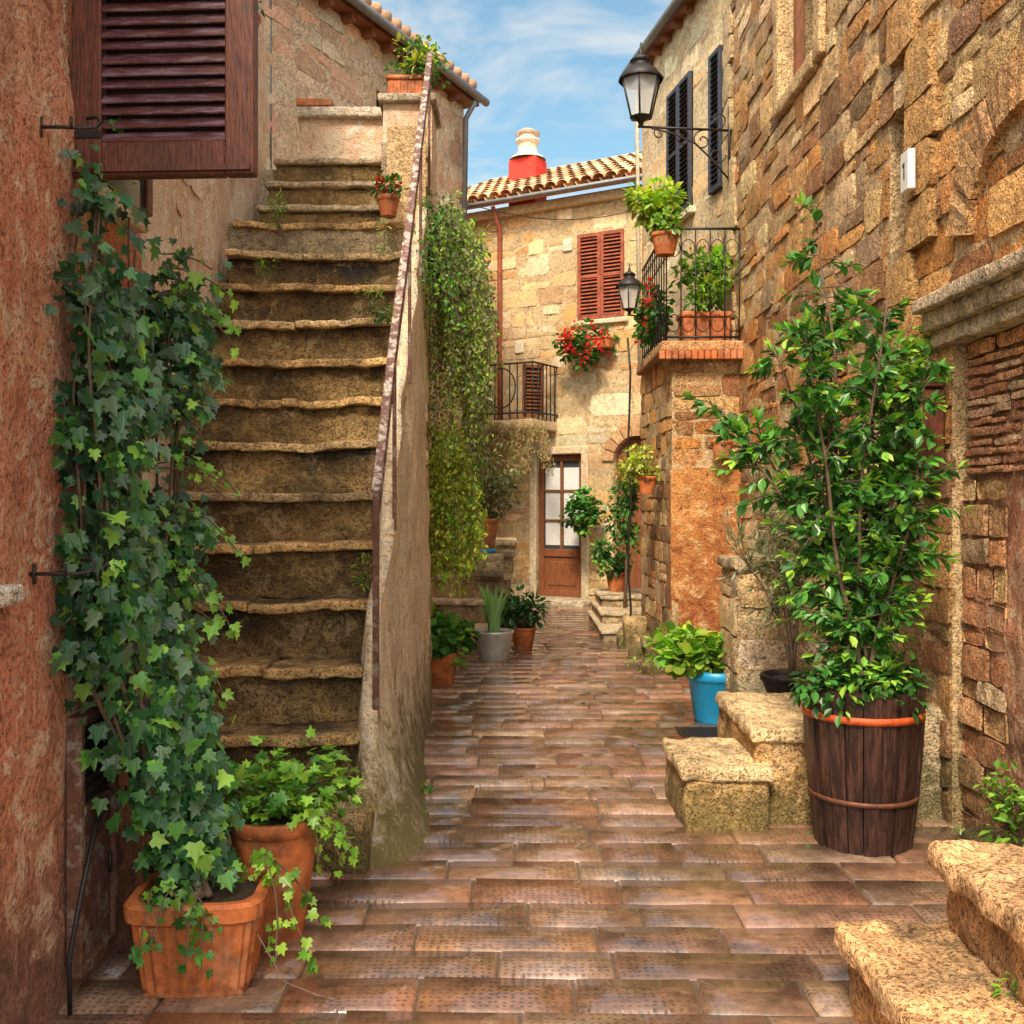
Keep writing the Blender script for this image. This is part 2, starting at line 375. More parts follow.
def leaf(mb,p,d,nrm,size,t,col,mat):
    d=Vector(d).normalized(); x=d.cross(Vector(nrm))
    if x.length<1e-4: x=d.cross(Vector((.3,.7,.2)))
    x.normalize(); n=x.cross(d); vs,fs=TL[t]
    mb.add([p+x*(v[0]*size)+d*(v[1]*size)+n*(v[2]*size) for v in vs],fs,mat,col)
def rv(rr): 
    while True:
        v=Vector((rr.uniform(-1,1),rr.uniform(-1,1),rr.uniform(-1,1)))
        if .05<v.length<1: return v
G_DARK=[(.025,.09,.025),(.04,.13,.03),(.055,.16,.045)]
G_MID=[(.06,.21,.035),(.09,.26,.045),(.04,.15,.025)]
G_LIGHT=[(.20,.40,.04),(.28,.47,.055),(.13,.31,.035)]
G_YEL=[(.44,.50,.055),(.30,.42,.045),(.52,.52,.09)]
G_OLV=[(.20,.24,.10),(.28,.30,.15),(.13,.16,.07)]
def clump(mb,c,rad,n,size,t,pal,mat,rr,droop=.3,tint=1.0,cen=None,flat=1.0):
    for _ in range(n):
        v=rv(rr); v=v.normalized()*(v.length**.5); p=c+Vector((v.x*rad,v.y*rad,v.z*rad*flat))
        d=(v.normalized()+rv(rr)*.7+Vector((0,0,-droop))); nn=v+Vector((0,0,.9))+rv(rr)*.5
        k=tint*(.75+.35*(v.z+.5))*rr.uniform(.75,1.25); col=tuple(x*k for x in rr.choice(pal))  # upper leaves lighter: light from above painted into the leaf colour
        leaf(mb,p,d,nn,size*rr.uniform(.55,1.2),t,col,mat)
def bush(mb,base,c,rad,nc,nl,size,t,pal,seed,mat=None,crad=.09,stem=.004,droop=.3,shell=.5,flat=1.0,accent=None):
    rr=random.Random(seed); mat=mat or LEAF; c=Vector(c); base=Vector(base) if base else None
    for k in range(nc):
        v=rv(rr); v=v.normalized()*(shell+(1-shell)*rr.random()) if rr.random()<.7 else v
        p=c+Vector((v.x*rad[0],v.y*rad[1],v.z*rad[2]))
        if base is not None and stem>0:
            m=base.lerp(p,.5)+Vector((0,0,.12*(p-base).length))+rv(rr)*.02
            pts=[base.lerp(m,a)*(1-a)+m.lerp(p,a)*a for a in (0,.25,.5,.75,1)]
            tube(mb,pts,[stem*(1.6-a) for a in (0,.25,.5,.75,1)],BARK,4)
        pl=accent if (accent and rr.random()<.25) else pal
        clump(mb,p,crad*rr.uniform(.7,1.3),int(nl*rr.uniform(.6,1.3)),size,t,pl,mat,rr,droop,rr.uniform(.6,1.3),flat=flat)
def strands(mb,tops,length,size,t,pal,seed,mat=None,dens=45,spread=.06,sway=.12,stem=.003,out=Vector((0,0,0)),xmin=None):
    rr=random.Random(seed); mat=mat or LEAF
    for tp in tops:
        p=Vector(tp); L=length*rr.uniform(.45,1.1); n=int(L/.05)+2; pts=[p.copy()]; d=Vector((rr.uniform(-.5,.5),rr.uniform(-.5,.5),-.2))+out
        for i in range(n):
            d=(d+Vector((rr.uniform(-1,1)*sway,rr.uniform(-1,1)*sway,-.22))).normalized(); p=p+d*.05; pts.append(p.copy())
        tube(mb,pts,stem,BARK,4); tint=rr.uniform(.55,1.35)
        for _ in range(int(L*dens)):
            q=rr.choice(pts)+rv(rr)*spread; k=rr.uniform(.7,1.25)*tint
            leaf(mb,q,rv(rr)+Vector((0,0,-.7)),rv(rr)*.6+Vector((.1,-.5,.5)),size*rr.uniform(.5,1.2),t,tuple(x*k for x in rr.choice(pal)),mat)
def pot_round(mb,x,y,z,r,h,mat,rim=.035,bot=.68,seg=32):
    prof=[(r*bot*.97,0),(r*bot,.01),(r*.93,h-rim*1.2),(r*.93,h-rim*1.1),(r,h-rim),(r*1.01,h-rim*.2),(r*.985,h),(r*.88,h),(r*.86,h-.02),(r*.84,h-.05)]
    lathe(mb,prof,x,y,z,mat,seg); disc(mb,x,y,z+h-.035,r*.87,SOIL)
    disc(mb,x,y,z+.002,r*bot*.96,mat)
def tcol(c,a=.4,f=5):
    def g(W):
        t=noise.noise(W*f)+.5*noise.noise(W*f*3); return tuple(x*(1+a*t) for x in c)
    return g
# ------------------------------------------------------------------ ground + paving
g=MB('ground'); g.add([(-150,-150,0),(150,-150,0),(150,150,0),(-150,150,0)],[(0,1,2,3)],mat_simple('joint_dirt',(.11,.08,.055),.3,var=.4,scale=30)); g.done()
pv=MB('stone_paving'); rr=random.Random(3); y=.4; row=0
while y<18:
    dy=rr.uniform(.19,.27); x=-2.7+rr.uniform(-.4,0)
    while x<3.4:
        w=rr.uniform(.34,.70)
        col=vary([(.24,.125,.080),(.29,.165,.11),(.20,.11,.072),(.33,.21,.145),(.27,.135,.078),(.23,.15,.11)][rr.randrange(6)],.16,rr)
        gp=.004; b=.010; z=.012+rr.uniform(-.002,.002); tx=rr.uniform(-.007,.007); ty=rr.uniform(-.004,.004)
        X=[x+gp,x+gp+b,x+w*.35,x+w*.65,x+w-gp-b,x+w-gp]; Y=[y+gp,y+gp+b,y+dy*.5,y+dy-gp-b,y+dy-gp]; vs=[];fs=[]
        for j,yy in enumerate(Y):
            for i,xx in enumerate(X):
                e=min(i,5-i,j,4-j); zz=.001 if e==0 else z+tx*(xx-x-w/2)/w+ty*(yy-y-dy/2)/dy+noise.noise(Vector((xx*3,yy*3,2)))*.002
                if e>0: zz=max(zz,.006)
                jx=.006*noise.noise(Vector((xx*9,yy*9,5))); jy=.008*noise.noise(Vector((xx*7,yy*7,8)))+.05*noise.noise(Vector((xx*.45,y*.15,1)))
                vs.append((xx+jx,yy+jy,zz))
        for j in range(4):
            for i in range(5): k=j*6+i; fs.append((k,k+1,k+7,k+6))
        pv.add(vs,fs,PAVE,col,True); x+=w
    y+=dy; row+=1
pv.done()
# ------------------------------------------------------------------ left near building
LB=empty('pink_plaster_house')
m=MB('wall'); ML=wallM((-1.4,.8),(0,1))
panel(m,ML,0,3.1,0,4.3,PINK,depth=.5,amp=.03,step=.04)
box(m,-5,-1.91,.8,3.88,0,4.3,PINK)
m.done(LB)
m=MB('roof_eave'); box(m,-5,-1.25,.7,4.0,4.3,4.37,WOODD); box(m,-5,-1.2,.7,4.05,4.37,4.45,TILE,(.4,.2,.1)); m.done(LB)
m=MB('window_shutter')
SM=T(-1.385,3.24,2.615)@RZ(math.radians(-3)); w=.585;h=1.25;fw=.095
for (a,b,c,d) in ((0,fw,0,h),(w-fw,w,0,h),(fw,w-fw,0,fw*1.15),(fw,w-fw,h-fw,h),(fw,w-fw,.62,.68)):
    box(m,a,b,-.022,.022,c,d,FRAMEW,M=SM,b=.005)
box(m,.012,w-.012,-.034,-.0225,.012,.03,FRAMEW,M=SM)
z=fw*1.15+.02
while z<h-fw-.02:
    if not .585<z<.69:
        box(m,fw-.005,w-fw+.005,-.021,.021,-.004,.004,WOODD,M=SM@T(0,R.uniform(-.002,.002)-.002,z+R.uniform(-.003,.003))@RX(math.radians(55+R.uniform(-5,5))),b=.002)
    z+=.041
box(m,fw+.001,w-fw-.001,.014,.018,fw*1.1,h-fw,DARK,M=SM)
for z in (.12,1.1):
    box(m,-.03,.10,-.027,-.0225,z,z+.025,IRON,M=SM,b=.002); tube(m,[SM@Vector((-.015,-.02,z-.03)),SM@Vector((-.015,-.02,z+.06))],.010,IRON,8)
m.done(LB)
m=MB('window'); box(m,-1.43,-1.36,3.33,3.85,2.6,2.66,PALE,b=.01); box(m,-1.42,-1.345,3.36,3.42,2.66,3.9,FRAMEW,b=.005);box(m,-1.42,-1.345,3.78,3.84,2.66,3.9,FRAMEW,b=.005); box(m,-1.415,-1.36,3.42,3.78,2.66,3.9,GLASS); m.done(LB)
for nm,(yy,zz) in (('shutter_hook_a',(3.02,2.70)),('shutter_hook_b',(2.98,1.385))):
    m=MB(nm)
    P=[(-1.42,yy,zz),(-1.33,yy,zz),(-1.27,yy+.01,zz),(-1.235,yy+.02,zz+.006),(-1.225,yy+.03,zz+.025),(-1.24,yy+.035,zz+.042),(-1.27,yy+.035,zz+.038)]
    tube(m,P,.0055,IRON,8); tube(m,[(-1.39,yy,zz-.03),(-1.39,yy,zz+.03)],.006,IRON,6); tube(m,[(-1.30,yy,zz),(-1.30,yy,zz+.03)],.005,IRON,6)
    m.done(LB)
m=MB('window_sill'); rock(m,-1.5,-1.33,2.2,2.80,1.32,1.37,STEP,(.8,.75,.68),.012,.003); m.done(LB)
m=MB('meter_cabinet')
MC=wallM((-1.365,3.20),(0,1))
for a,b,c,d in ((0,.03,.1,.92),(.27,.30,.1,.92),(.03,.27,.1,.135),(.03,.27,.885,.92),(.03,.27,.60,.63)): box(m,a,b,-.02,.03,c,d,RUST,M=MC,b=.004)
box(m,.03,.27,-.004,.03,.135,.6,RUST,M=MC)
for k in range(7): box(m,.04,.26,-.008,.004,-.002,.002,IRON,M=MC@T(0,0,.65+k*.033)@RX(.6))
box(m,.03,.27,.004,.03,.63,.885,DARK,M=MC); tube(m,[MC@Vector((.24,-.015,.35)),MC@Vector((.24,-.015,.42))],.006,IRON,6)
m.done(LB)
# ------------------------------------------------------------------ wall left of stairs
B2=empty('cream_plaster_house')
m=MB('wall'); M2=wallM((-1.95,3.9),(-.0613,.998))
panel(m,M2,-.02,5.75,0,6.7,OLDPL,depth=.6,amp=.035,step=.09,holes=[(3.9,4.7,5.2,6.4)],seed=4)
masonry(m,M2@T(0,.01,0),1.1,3.2,1.0,4.1,[],PAL_PNK,ch=(.12,.25),cl=(.2,.45),seed=44,mat=STONE_FAR,backing=False,proud=(-.012,.012)); m.done(B2)
m=MB('window'); box(m,3.92,4.68,.14,.18,5.2,6.4,GLASS,M=M2); box(m,3.85,4.75,-.08,.1,5.13,5.2,PALE,M=M2,b=.01)
for a in (3.9,4.28,4.64): box(m,a,a+.05,.08,.14,5.2,6.4,FRAMEW,M=M2)
m.done(B2)
m=MB('eave'); box(m,-.05,5.75,-.10,.7,6.7,6.76,DOORW,M=M2); box(m,-.05,5.75,-.14,.7,6.76,6.84,TILE,(.4,.22,.12),M=M2); m.done(B2)
m=MB('downpipe'); tube(m,[M2@Vector((1.6,-.04,z)) for z in (1.9,2.6,3.4,4.6)],.011,PALE,6); tube(m,[M2@Vector((5.7,-.03,z)) for z in (4.7,5.3,5.8,6.6)],.02,GUT,6); m.done(B2)
pt=MB('terracotta_pot'); q=M2@Vector((4.3,-.0,5.2)); pot_round(pt,q.x+.05,q.y-.0,5.2,.15,.28,TERRA); bush(pt,(q.x+.05,q.y,5.45),(q.x+.05,q.y,5.7),(.2,.2,.2),14,24,.06,'oval',G_MID,51); pt.done()
# ------------------------------------------------------------------ staircase
ST=empty('stone_staircase')
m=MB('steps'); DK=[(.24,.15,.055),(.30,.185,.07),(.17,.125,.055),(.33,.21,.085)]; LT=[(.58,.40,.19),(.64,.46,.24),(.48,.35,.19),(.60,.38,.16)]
rs=random.Random(11)
for k in range(13):
    z=.18+.297*k; d=4.62+.27*k; xl=-1.93-.018*k; xr=-.70-.011*k
    if k==0: xl=-1.6
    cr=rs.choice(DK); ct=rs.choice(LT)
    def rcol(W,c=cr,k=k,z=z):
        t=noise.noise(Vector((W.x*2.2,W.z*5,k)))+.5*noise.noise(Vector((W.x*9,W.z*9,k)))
        g=max(0,min(1,(z-.05-W.z)/.25))  # riser darkens towards the nosing: overhang shade put into the colour
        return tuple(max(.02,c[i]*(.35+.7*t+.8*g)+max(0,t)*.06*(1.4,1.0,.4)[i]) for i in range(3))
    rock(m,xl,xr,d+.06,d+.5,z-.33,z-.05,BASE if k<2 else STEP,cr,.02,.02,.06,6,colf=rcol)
    nseg=rs.choice([1,2,2,3]); cuts=[xl]+sorted([xl+(xr-xl)*rs.uniform(.2,.8) for _ in range(nseg-1)])+[xr]
    dz=[rs.uniform(-.010,.008) for _ in range(4)]
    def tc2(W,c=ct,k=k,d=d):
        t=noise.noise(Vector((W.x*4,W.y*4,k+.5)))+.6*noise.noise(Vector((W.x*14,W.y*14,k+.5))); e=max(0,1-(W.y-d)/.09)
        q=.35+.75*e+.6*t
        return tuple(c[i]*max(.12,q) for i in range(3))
    for si,(a,b) in enumerate(zip(cuts[:-1],cuts[1:])):
        def df(W,d=d,xl=xl,xr=xr,k=k,o=dz[si]):
            u=(W.x-xl)/(xr-xl); W=W.copy(); W.z+=-.020*math.sin(math.pi*max(0,min(1,u)))+.018*noise.noise(Vector((W.x*3.6,k,0)))+o
            W.y+=.02*math.sin(3.1*u+k)+.035*noise.noise(Vector((W.x*6,k,3))); return W
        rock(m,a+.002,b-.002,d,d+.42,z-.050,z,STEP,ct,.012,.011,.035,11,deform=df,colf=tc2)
for k,(z,d) in enumerate(((4.07,8.55),(4.36,8.85),(4.66,9.15))):
    rock(m,-2.12,-1.03,d+.05,d+.6,z-.31,z-.055,STEP,rs.choice(DK),.02,.014,.08); rock(m,-2.14,-1.0,d,d+.5,z-.055,z,STEP,(.56,.43,.28),.02,.012,.06,8)
box(m,-2.3,-.72,7.9,8.6,3.3,3.735,STEP,(.35,.27,.17))
for k in range(12): box(m,-1.96-.018*k,-.74,4.98+.27*k,8.5,.0 if k==0 else .18+.297*(k-1)-.1,.18+.297*k-.07,STEP,(.2,.15,.08))
m.done(ST)
m=MB('side_wall'); vs=[];fs=[];ny=70;nz=60
def sw(y,t,inner=0):
    top=.24+(y-4.62)*1.1+.02
    top=min(top,3.86); top=max(top,.30); z=top*t
    f=max(0,1-abs(y-5.0)/1.7); x=-.665-.004*(y-4.5)+(.05+.20*f)*math.exp(-z/.28)+.035*(1-t)
    x+=.035*noise.fractal(Vector((y*2,z*2,5.3)),1,2,4)
    if y<4.75: x-=.20*((4.75-y)/.33)**2.2
    return (x,y+.05*math.exp(-z/.3)*(-1 if y<4.7 else 0),z)
for j in range(nz+1):
    for i in range(ny+1): vs.append(sw(4.42+(8.05-4.42)*i/ny,j/nz))
for j in range(nz):
    for i in range(ny): k=j*(ny+1)+i; fs.append((k,k+1,k+ny+2,k+ny+1))
o=len(vs)
for i in range(ny+1):
    p=vs[nz*(ny+1)+i]; vs.append((p[0]-.07,p[1],p[2]+.01)); vs.append((p[0]-.11,p[1],p[2]-.35))
for i in range(ny):
    a=nz*(ny+1)+i; fs.append((a,a+1,o+2*i+2,o+2*i)); fs.append((o+2*i,o+2*i+2,o+2*i+3,o+2*i+1))
m.add(vs,fs,SIDEPL,(1,1,1),True)
rock(m,-1.62,-.62,4.36,4.64,0,.15,BASE,(.4,.28,.12),.03,.02); rock(m,-.92,-.62,4.38,4.62,0,.25,BASE,(.46,.32,.14),.05,.03)
m.done(ST)
m=MB('handrail'); 
def bar(p,q,w,t,mat=RAILM):
    p=Vector(p);q=Vector(q);d=(q-p);L=d.length;d.normalize(); x=Vector((1,0,0)); x=(x-d*x.dot(d)).normalized(); yv=d.cross(x)
    Mx=Matrix(((x.x,yv.x,d.x,p.x),(x.y,yv.y,d.y,p.y),(x.z,yv.z,d.z,p.z),(0,0,0,1))); box(m,-w/2,w/2,-t/2,t/2,0,L,mat,M=Mx,b=.003)
rail=[(-.655,4.93,1.64),(-.66,5.7,2.50),(-.655,6.5,3.36),(-.66,7.3,4.20),(-.655,8.2,5.18)]
for a,b in zip(rail[:-1],rail[1:]): bar(a,b,.045,.016)
bar((-.655,4.93,.42),(-.655,4.93,1.64),.032,.022,RUST)
for a,b in zip(rail[:-1],rail[1:]): bar((a[0]+.012,a[1],a[2]-.10),(b[0]+.012,b[1],b[2]-.10),.02,.012,RUST)
for yy in (5.75,6.6,7.4,8.15):
    zt=1.64+(yy-4.93)*1.083; bar((-.66,yy,zt-1.1),(-.66,yy,zt),.022,.022,RUST)
m.done(ST)
TB=empty('terrace_structure')
m=MB('retaining_wall')
M3=wallM((-.67,7.95),(-.2,3.05)); masonry(m,M3,0,3.06,0,4.5,[],PAL_CRM,seed=21,mat=STONE_FAR,depth=.3)
box(m,-3.2,-1.1,9.3,14,0,4.6,MORTAR,(.5,.4,.28)); box(m,-1.06,-.95,8.3,13,0,4.5,MORTAR,(.5,.4,.28))
m.done(TB)
m=MB('parapet'); panel(m,T(-2.25,10.0,0),0,1.25,4.6,5.32,OLDPL,depth=.15,amp=.01); rock(m,-2.3,-.95,9.93,10.2,5.32,5.42,STEP,(.66,.58,.47),.02,.006)
panel(m,T(-1.06,8.42,0),0,.40,3.7,4.86,OLDPL,depth=.55,amp=.01); rock(m,-1.10,-.62,8.36,9.0,4.86,4.93,STEP,(.5,.43,.33),.02,.006)
box(m,-2.2,-1.75,9.93,10.15,5.425,5.5,TERRA,b=.01)
m.done(TB)
def planter_rect(mb,M,w,d,h,mat=TERRA):
    box(mb,-w/2,w/2,-d/2,d/2,0,h*.8,mat,M=M,b=.01); box(mb,-w/2-.015,w/2+.015,-d/2-.015,d/2+.015,h*.8,h,mat,M=M,b=.012); box(mb,-w/2+.02,w/2-.02,-d/2+.02,d/2-.02,h,h+.004,SOIL,M=M)
    n=int(w/.06)
    for i in range(n): box(mb,-w/2+.02+i*.06,-w/2+.05+i*.06,-d/2-.008,-d/2+.01,.03,h*.75,mat,M=M,b=.004)
p=MB('potted_plant'); planter_rect(p,T(-.87,8.6,4.93),.33,.2,.2)
bush(p,(-.87,8.6,5.1),(-.83,8.65,5.27),(.24,.15,.18),24,28,.06,'oval',G_MID,61,accent=G_YEL); p.done()
for (x,y,z,s) in ((-.93,7.7,3.73,62),(-.83,8.1,3.74,63)):
    p=MB('potted_plant'); pot_round(p,x,y,z,.085,.15,TERRA if s==62 else BLUEPOT); bush(p,(x,y,z+.13),(x,y,z+.22),(.12,.12,.08),9,20,.045,'oval',G_MID,s,crad=.05)
    for _ in range(12 if s==62 else 0): clump(p,Vector((x,y,z+.25))+rv(R)*.11,.02,6,.03,'round',[(.6,.03,.02)],PETAL,R)
    p.done()
p=MB('stair_weeds'); rr=random.Random(5)
for (x,y,z) in ((-1.75,7.3,3.17),(-.95,6.9,2.86),(-.95,7.6,3.45),(-1.95,6.0,2.0),(-1.8,5.2,.9),(-1.9,6.5,2.3),(-.78,5.5,1.1),(-1.85,5.7,1.4)): bush(p,(x,y,z),(x,y,z+.1),(.06,.05,.1),6,14,.045,'thin',G_LIGHT,rr.randrange(99),crad=.04,stem=.002)
bush(p,(-.9,6.95,2.83),(-.9,6.95,2.88),(.12,.05,.04),6,14,.04,'oval',G_MID,7,crad=.04,stem=.002)
bush(p,(-1.75,7.75,3.6),(-1.75,7.75,3.8),(.07,.05,.16),9,14,.05,'thin',G_LIGHT,8,crad=.04,stem=.002)
p.done()
B3=empty('stone_house')
M4=wallM((-2.3,9.5),(1.66,3.5)); m=MB('wall'); masonry(m,M4,-.3,3.9,4.4,6.62,[(1.9,2.4,5.4,6.1)],PAL_PNK,ch=(.14,.26),cl=(.2,.5),proud=(-.004,.010),seed=33,mat=STONE_FAR,mcol=(.82,.64,.46),depth=.5)
box(m,1.85,2.45,.15,.2,5.3,6.2,DARK,M=M4)
M4b=wallM((-.62,13.0),(-.3,4)); masonry(m,M4b,.02,4.0,0,6.62,[],PAL_CRM,seed=32,mat=STONE_FAR); m.done(B3)
m=MB('eave_and_gutter'); box(m,-.5,4.05,-.16,3,6.63,6.70,DOORW,M=M4); box(m,-.5,4.08,-.20,3,6.70,6.78,TILE,(.36,.2,.12),M=M4)
for i in range(11): box(m,-.3+i*.38,-.22+i*.38,-.14,0,6.55,6.63,DOORW,M=M4)
tube(m,[M4@Vector((s,-.24,6.68)) for s in (-.5,2,4.1)],.05,GUT,10)
for i in range(22): tube(m,[M4@Vector((-.4+i*.2,-.22,6.80)),M4@Vector((-.4+i*.2,1.6,7.3))],.07,TILE,8,vary((.5,.3,.18),.15))
tube(m,[M4@Vector((3.80,-.24,6.6)),M4@Vector((3.8,-.1,6.4)),M4@Vector((3.8,-.07,4.6))],.035,GUT,8)
m.done(B3)
# ------------------------------------------------------------------ mid building
B4=empty('limestone_house')
MM=wallM((-1.457,17.05),(.8636,-.504)); m=MB('wall')
masonry(m,MM,0,5.6,0,6.22,[(2.14,2.92,.08,2.3),(2.84,3.62,4.32,5.64),(3.45,4.2,.0,2.6)],PAL_CRM,ch=(.16,.34),cl=(.22,.6),proud=(.0,.014),seed=41,mat=STONE_FAR,mcol=(.78,.58,.34),depth=.3,patchy=[(.74,.44,.18),(.82,.58,.3),(.66,.38,.17)])
for a in (2.02,2.92): box(m,a,a+.12,-.05,.1,.08,2.42,STONE_FAR,(.80,.64,.44),MM,.015)
box(m,2.14,2.92,-.05,.1,2.3,2.42,STONE_FAR,(.76,.6,.4),MM,.015); rock(m,2.0,3.1,-.35,.2,-.02,.1,STEP,(.6,.5,.36),M=MM)
box(m,2.76,3.70,-.07,.1,4.24,4.32,STONE_FAR,(.8,.66,.46),MM,.015)
for (a,c) in ((1.75,3.9),(2.6,5.4)): box(m,a,a+.16,-.04,.0,c,c+.2,PALE,M=MM,b=.02)
m.done(B4)
m=MB('front_door')
for a,b,c,d in ((2.14,2.22,.1,2.3),(2.84,2.92,.1,2.3),(2.22,2.84,.1,.2),(2.22,2.84,.72,.84),(2.22,2.84,2.2,2.3),(2.51,2.55,.84,2.2)): box(m,a,b,.06,.12,c,d,DOORW,M=MM,b=.008)
for c in (1.27,1.73): box(m,2.22,2.84,.07,.11,c,c+.03,DOORW,M=MM)
box(m,2.22,2.84,.09,.12,.2,.72,DOORW,M=MM); box(m,2.28,2.78,.075,.1,.27,.65,DOORW,M=MM,b=.015)
box(m,2.22,2.84,.10,.105,.84,2.2,GLASS,M=MM)
for a in (2.24,2.56):
    vs=[];fs=[]
    for i in range(13): 
        for j in (0,1): vs.append((a+.265*i/12,.096-.004*math.sin(i*2.2),.9+1.2*j))
    for i in range(12): fs.append((2*i,2*i+2,2*i+3,2*i+1))
    m.add(vs,fs,CURT,M=MM,smooth=True)
m.done(B4)
def shutter(mb,M,w,h,mat,slat=.055):
    f=.05
    for a,b,c,d in ((0,f,0,h),(w-f,w,0,h),(f,w-f,0,f),(f,w-f,h-f,h),(f,w-f,h*.5-.02,h*.5+.02)): box(mb,a,b,-.02,.02,c,d,mat,M=M,b=.004)
    z=f+.02
    while z<h-f:
        box(mb,f,w-f,-.02,.02,-.004,.004,mat,M=M@T(0,0,z)@RX(math.radians(45))); z+=slat
    box(mb,f,w-f,.014,.017,f,h-f,DARK,M=M)
m=MB('window_shutters'); shutter(m,MM@T(2.85,-.0,4.33),.38,1.3,SHUTR); shutter(m,MM@T(3.235,-.0,4.33),.38,1.3,SHUTR); m.done(B4)
m=MB('arched_door')
box(m,3.45,4.2,.1,.14,0,2.6,DOORW,M=MM)
for i in range(7): box(m,3.46+i*.105,3.46+i*.105+.095,.085,.1,0.02,2.5,DOORW,M=MM,b=.006)
for i in range(9):
    a=math.pi*i/9; a2=math.pi*(i+1)/9; r0,r1=.37,.56; cx,cz=3.825,2.18
    vs=[(cx+r*math.cos(t),yy,cz+r*math.sin(t)) for t in (a+.02,a2-.02) for r in (r0,r1) for yy in (-.05,.09)]
    m.add(vs,[(0,1,3,2),(4,6,7,5),(0,4,5,1),(2,3,7,6),(0,2,6,4),(1,5,7,3)],STONE_FAR,vary((.66,.36,.17)),M=MM)
m.done(B4,True)
m=MB('tiled_roof'); L=3.2; pa=math.radians(24)
RM=MM@T(0,-.30,6.30)@RX(pa)
box(m,-.1,5.8,0,L,-.09,-.03,DOORW,M=RM)
for i in range(30):
    x=-.05+i*.2
    for j in range(8):
        c=vary([(.66,.43,.24),(.56,.29,.14),(.70,.52,.33),(.48,.28,.15)][R.randrange(4)],.12)
        for (dx,dz,rr_,flip) in ((0,.03,.085,1),(.1,.0,.08,-1)):
            vs=[];fs=[]; sx=R.uniform(-.008,.008)
            for yy,rq in ((j*.4-.0,1.08),(j*.4+.46,.9)):
                for k in range(7):
                    a=math.pi*k/6; vs.append((x+dx+sx+rr_*rq*math.cos(a),yy,dz+(.035 if flip<0 else 0)+flip*rr_*rq*math.sin(a)*.8+(.02 if yy==j*.4 else 0)))
            for k in range(6): fs.append((k,k+1,k+8,k+7))
            m.add(vs,fs,TILE,c,True,RM)
tube(m,[MM@Vector((s,-.36,6.25)) for s in (-.1,2,5.7)],.035,GUT,9)
box(m,0,5.7,-.12,.1,6.08,6.22,STONE_FAR,(.78,.58,.36),MM,.02)
m.done(B4)
m=MB('chimney'); 
Mc=T(.27,17.7,.42)@RZ(-.53)
box(m,-.27,.27,-.22,.22,6.0,7.05,REDCH,M=Mc,b=.03); lathe(m,[(.32,7.05),(.27,7.1),(.19,7.15),(.17,7.2),(.165,7.34),(.21,7.36),(.21,7.40),(.16,7.41),(.16,7.48)],0,0,0,PALE,16,(.8,.6,.5),M=Mc); lathe(m,[(.13,7.4),(.13,7.5)],0,0,0,DARK,12,M=Mc)
lathe(m,[(.2,7.48),(.22,7.51),(.1,7.58),(0,7.6)],0,0,0,TILE,16,(.55,.35,.25),M=Mc); disc(m,0,0,7.49,.2,TILE,M=Mc); m.done(B4)
m=MB('downpipe'); tube(m,[MM@Vector((1.5,-.07,z)) for z in (2.8,4,5.2,5.9)]+[MM@Vector((1.5,-.28,6.2))],.035,SHUTR,8); m.done(B4)
m=MB('balcony')
rock(m,1.15,2.5,-.8,.05,2.66,2.80,STONE_FAR,(.66,.5,.33),.02,.01,M=MM)
for s in [1.18+.13*i for i in range(11)]: tube(m,[MM@Vector((s,-.76,2.8)),MM@Vector((s,-.76,3.64))],.011,IRON,5)
for s in [-.1-.13*i for i in range(5)]: tube(m,[MM@Vector((2.5,s,2.8)),MM@Vector((2.5,s,3.64))],.011,IRON,5)
for zz in (2.9,3.64): tube(m,[MM@Vector((1.15,0,zz)),MM@Vector((1.15,-.77,zz)),MM@Vector((2.5,-.77,zz)),MM@Vector((2.5,0,zz))],.017,IRON,5)
for cx in (1.5,1.95): tube(m,[MM@Vector((cx+.25*math.cos(a),-.78,3.28+.3*math.sin(a))) for a in [i*.3 for i in range(22)]],.011,IRON,5)
shutter(m,MM@T(2.28,-.70,2.85)@RZ(.9),.34,.78,DOORW)
m.done(B4)
p=MB('geranium_flower_box'); planter_rect(p,MM@T(3.15,-.2,3.85),.7,.18,.16)
q=MM@Vector((3.12,-.25,3.93)); bush(p,(q.x,q.y,q.z),q,(.42,.2,.3),34,26,.07,'round',G_MID,71,crad=.1,stem=.002,mat=SOFTLEAF)
for i in range(30):
    v=rv(R); v=v.normalized(); clump(p,q+Vector((v.x*.42,-abs(v.y)*.33,v.z*.3)),.04,10,.05,'round',[(.75,.02,.02),(.8,.05,.06),(.6,.01,.02)],PETAL,R)
p.done()
# ------------------------------------------------------------------ steps left-mid
m=MB('garden_steps')
for k,(z,d) in enumerate(((.25,10.9),(.5,11.2),(.75,11.5),(1.0,11.8),(1.1,12.3))):
    rock(m,-1.0,-.08+.03*k,d+.03,d+1.4,z-.26 if k<4 else .9,z-.05,STEP,vary((.48,.36,.2)),.025,.015,.1); rock(m,-1.0,-.06+.03*k,d,d+1.4,z-.055,z,STEP,vary((.80,.64,.42)),.015,.01,.08)
box(m,-.98,-.1,12.2,13.4,0,.9,MORTAR,(.4,.3,.2)); m.done()
p=MB('potted_plant'); pot_round(p,-.34,11.6,1.03,.2,.36,TERRA); lathe(p,[(.15,0),(.165,.01),(.165,.05),(.15,.055)],-.34,11.6,1.0,BLUEPOT); rock(p,-.56,-.10,11.4,11.85,.74,1.0,STEP,(.6,.48,.3),.02,.01)
bush(p,(-.34,11.6,1.4),(-.28,11.7,1.85),(.3,.3,.4),30,34,.07,'oval',G_OLV,81,accent=G_MID,crad=.12); p.done()
p=MB('hanging_shrub')
rr=random.Random(9)
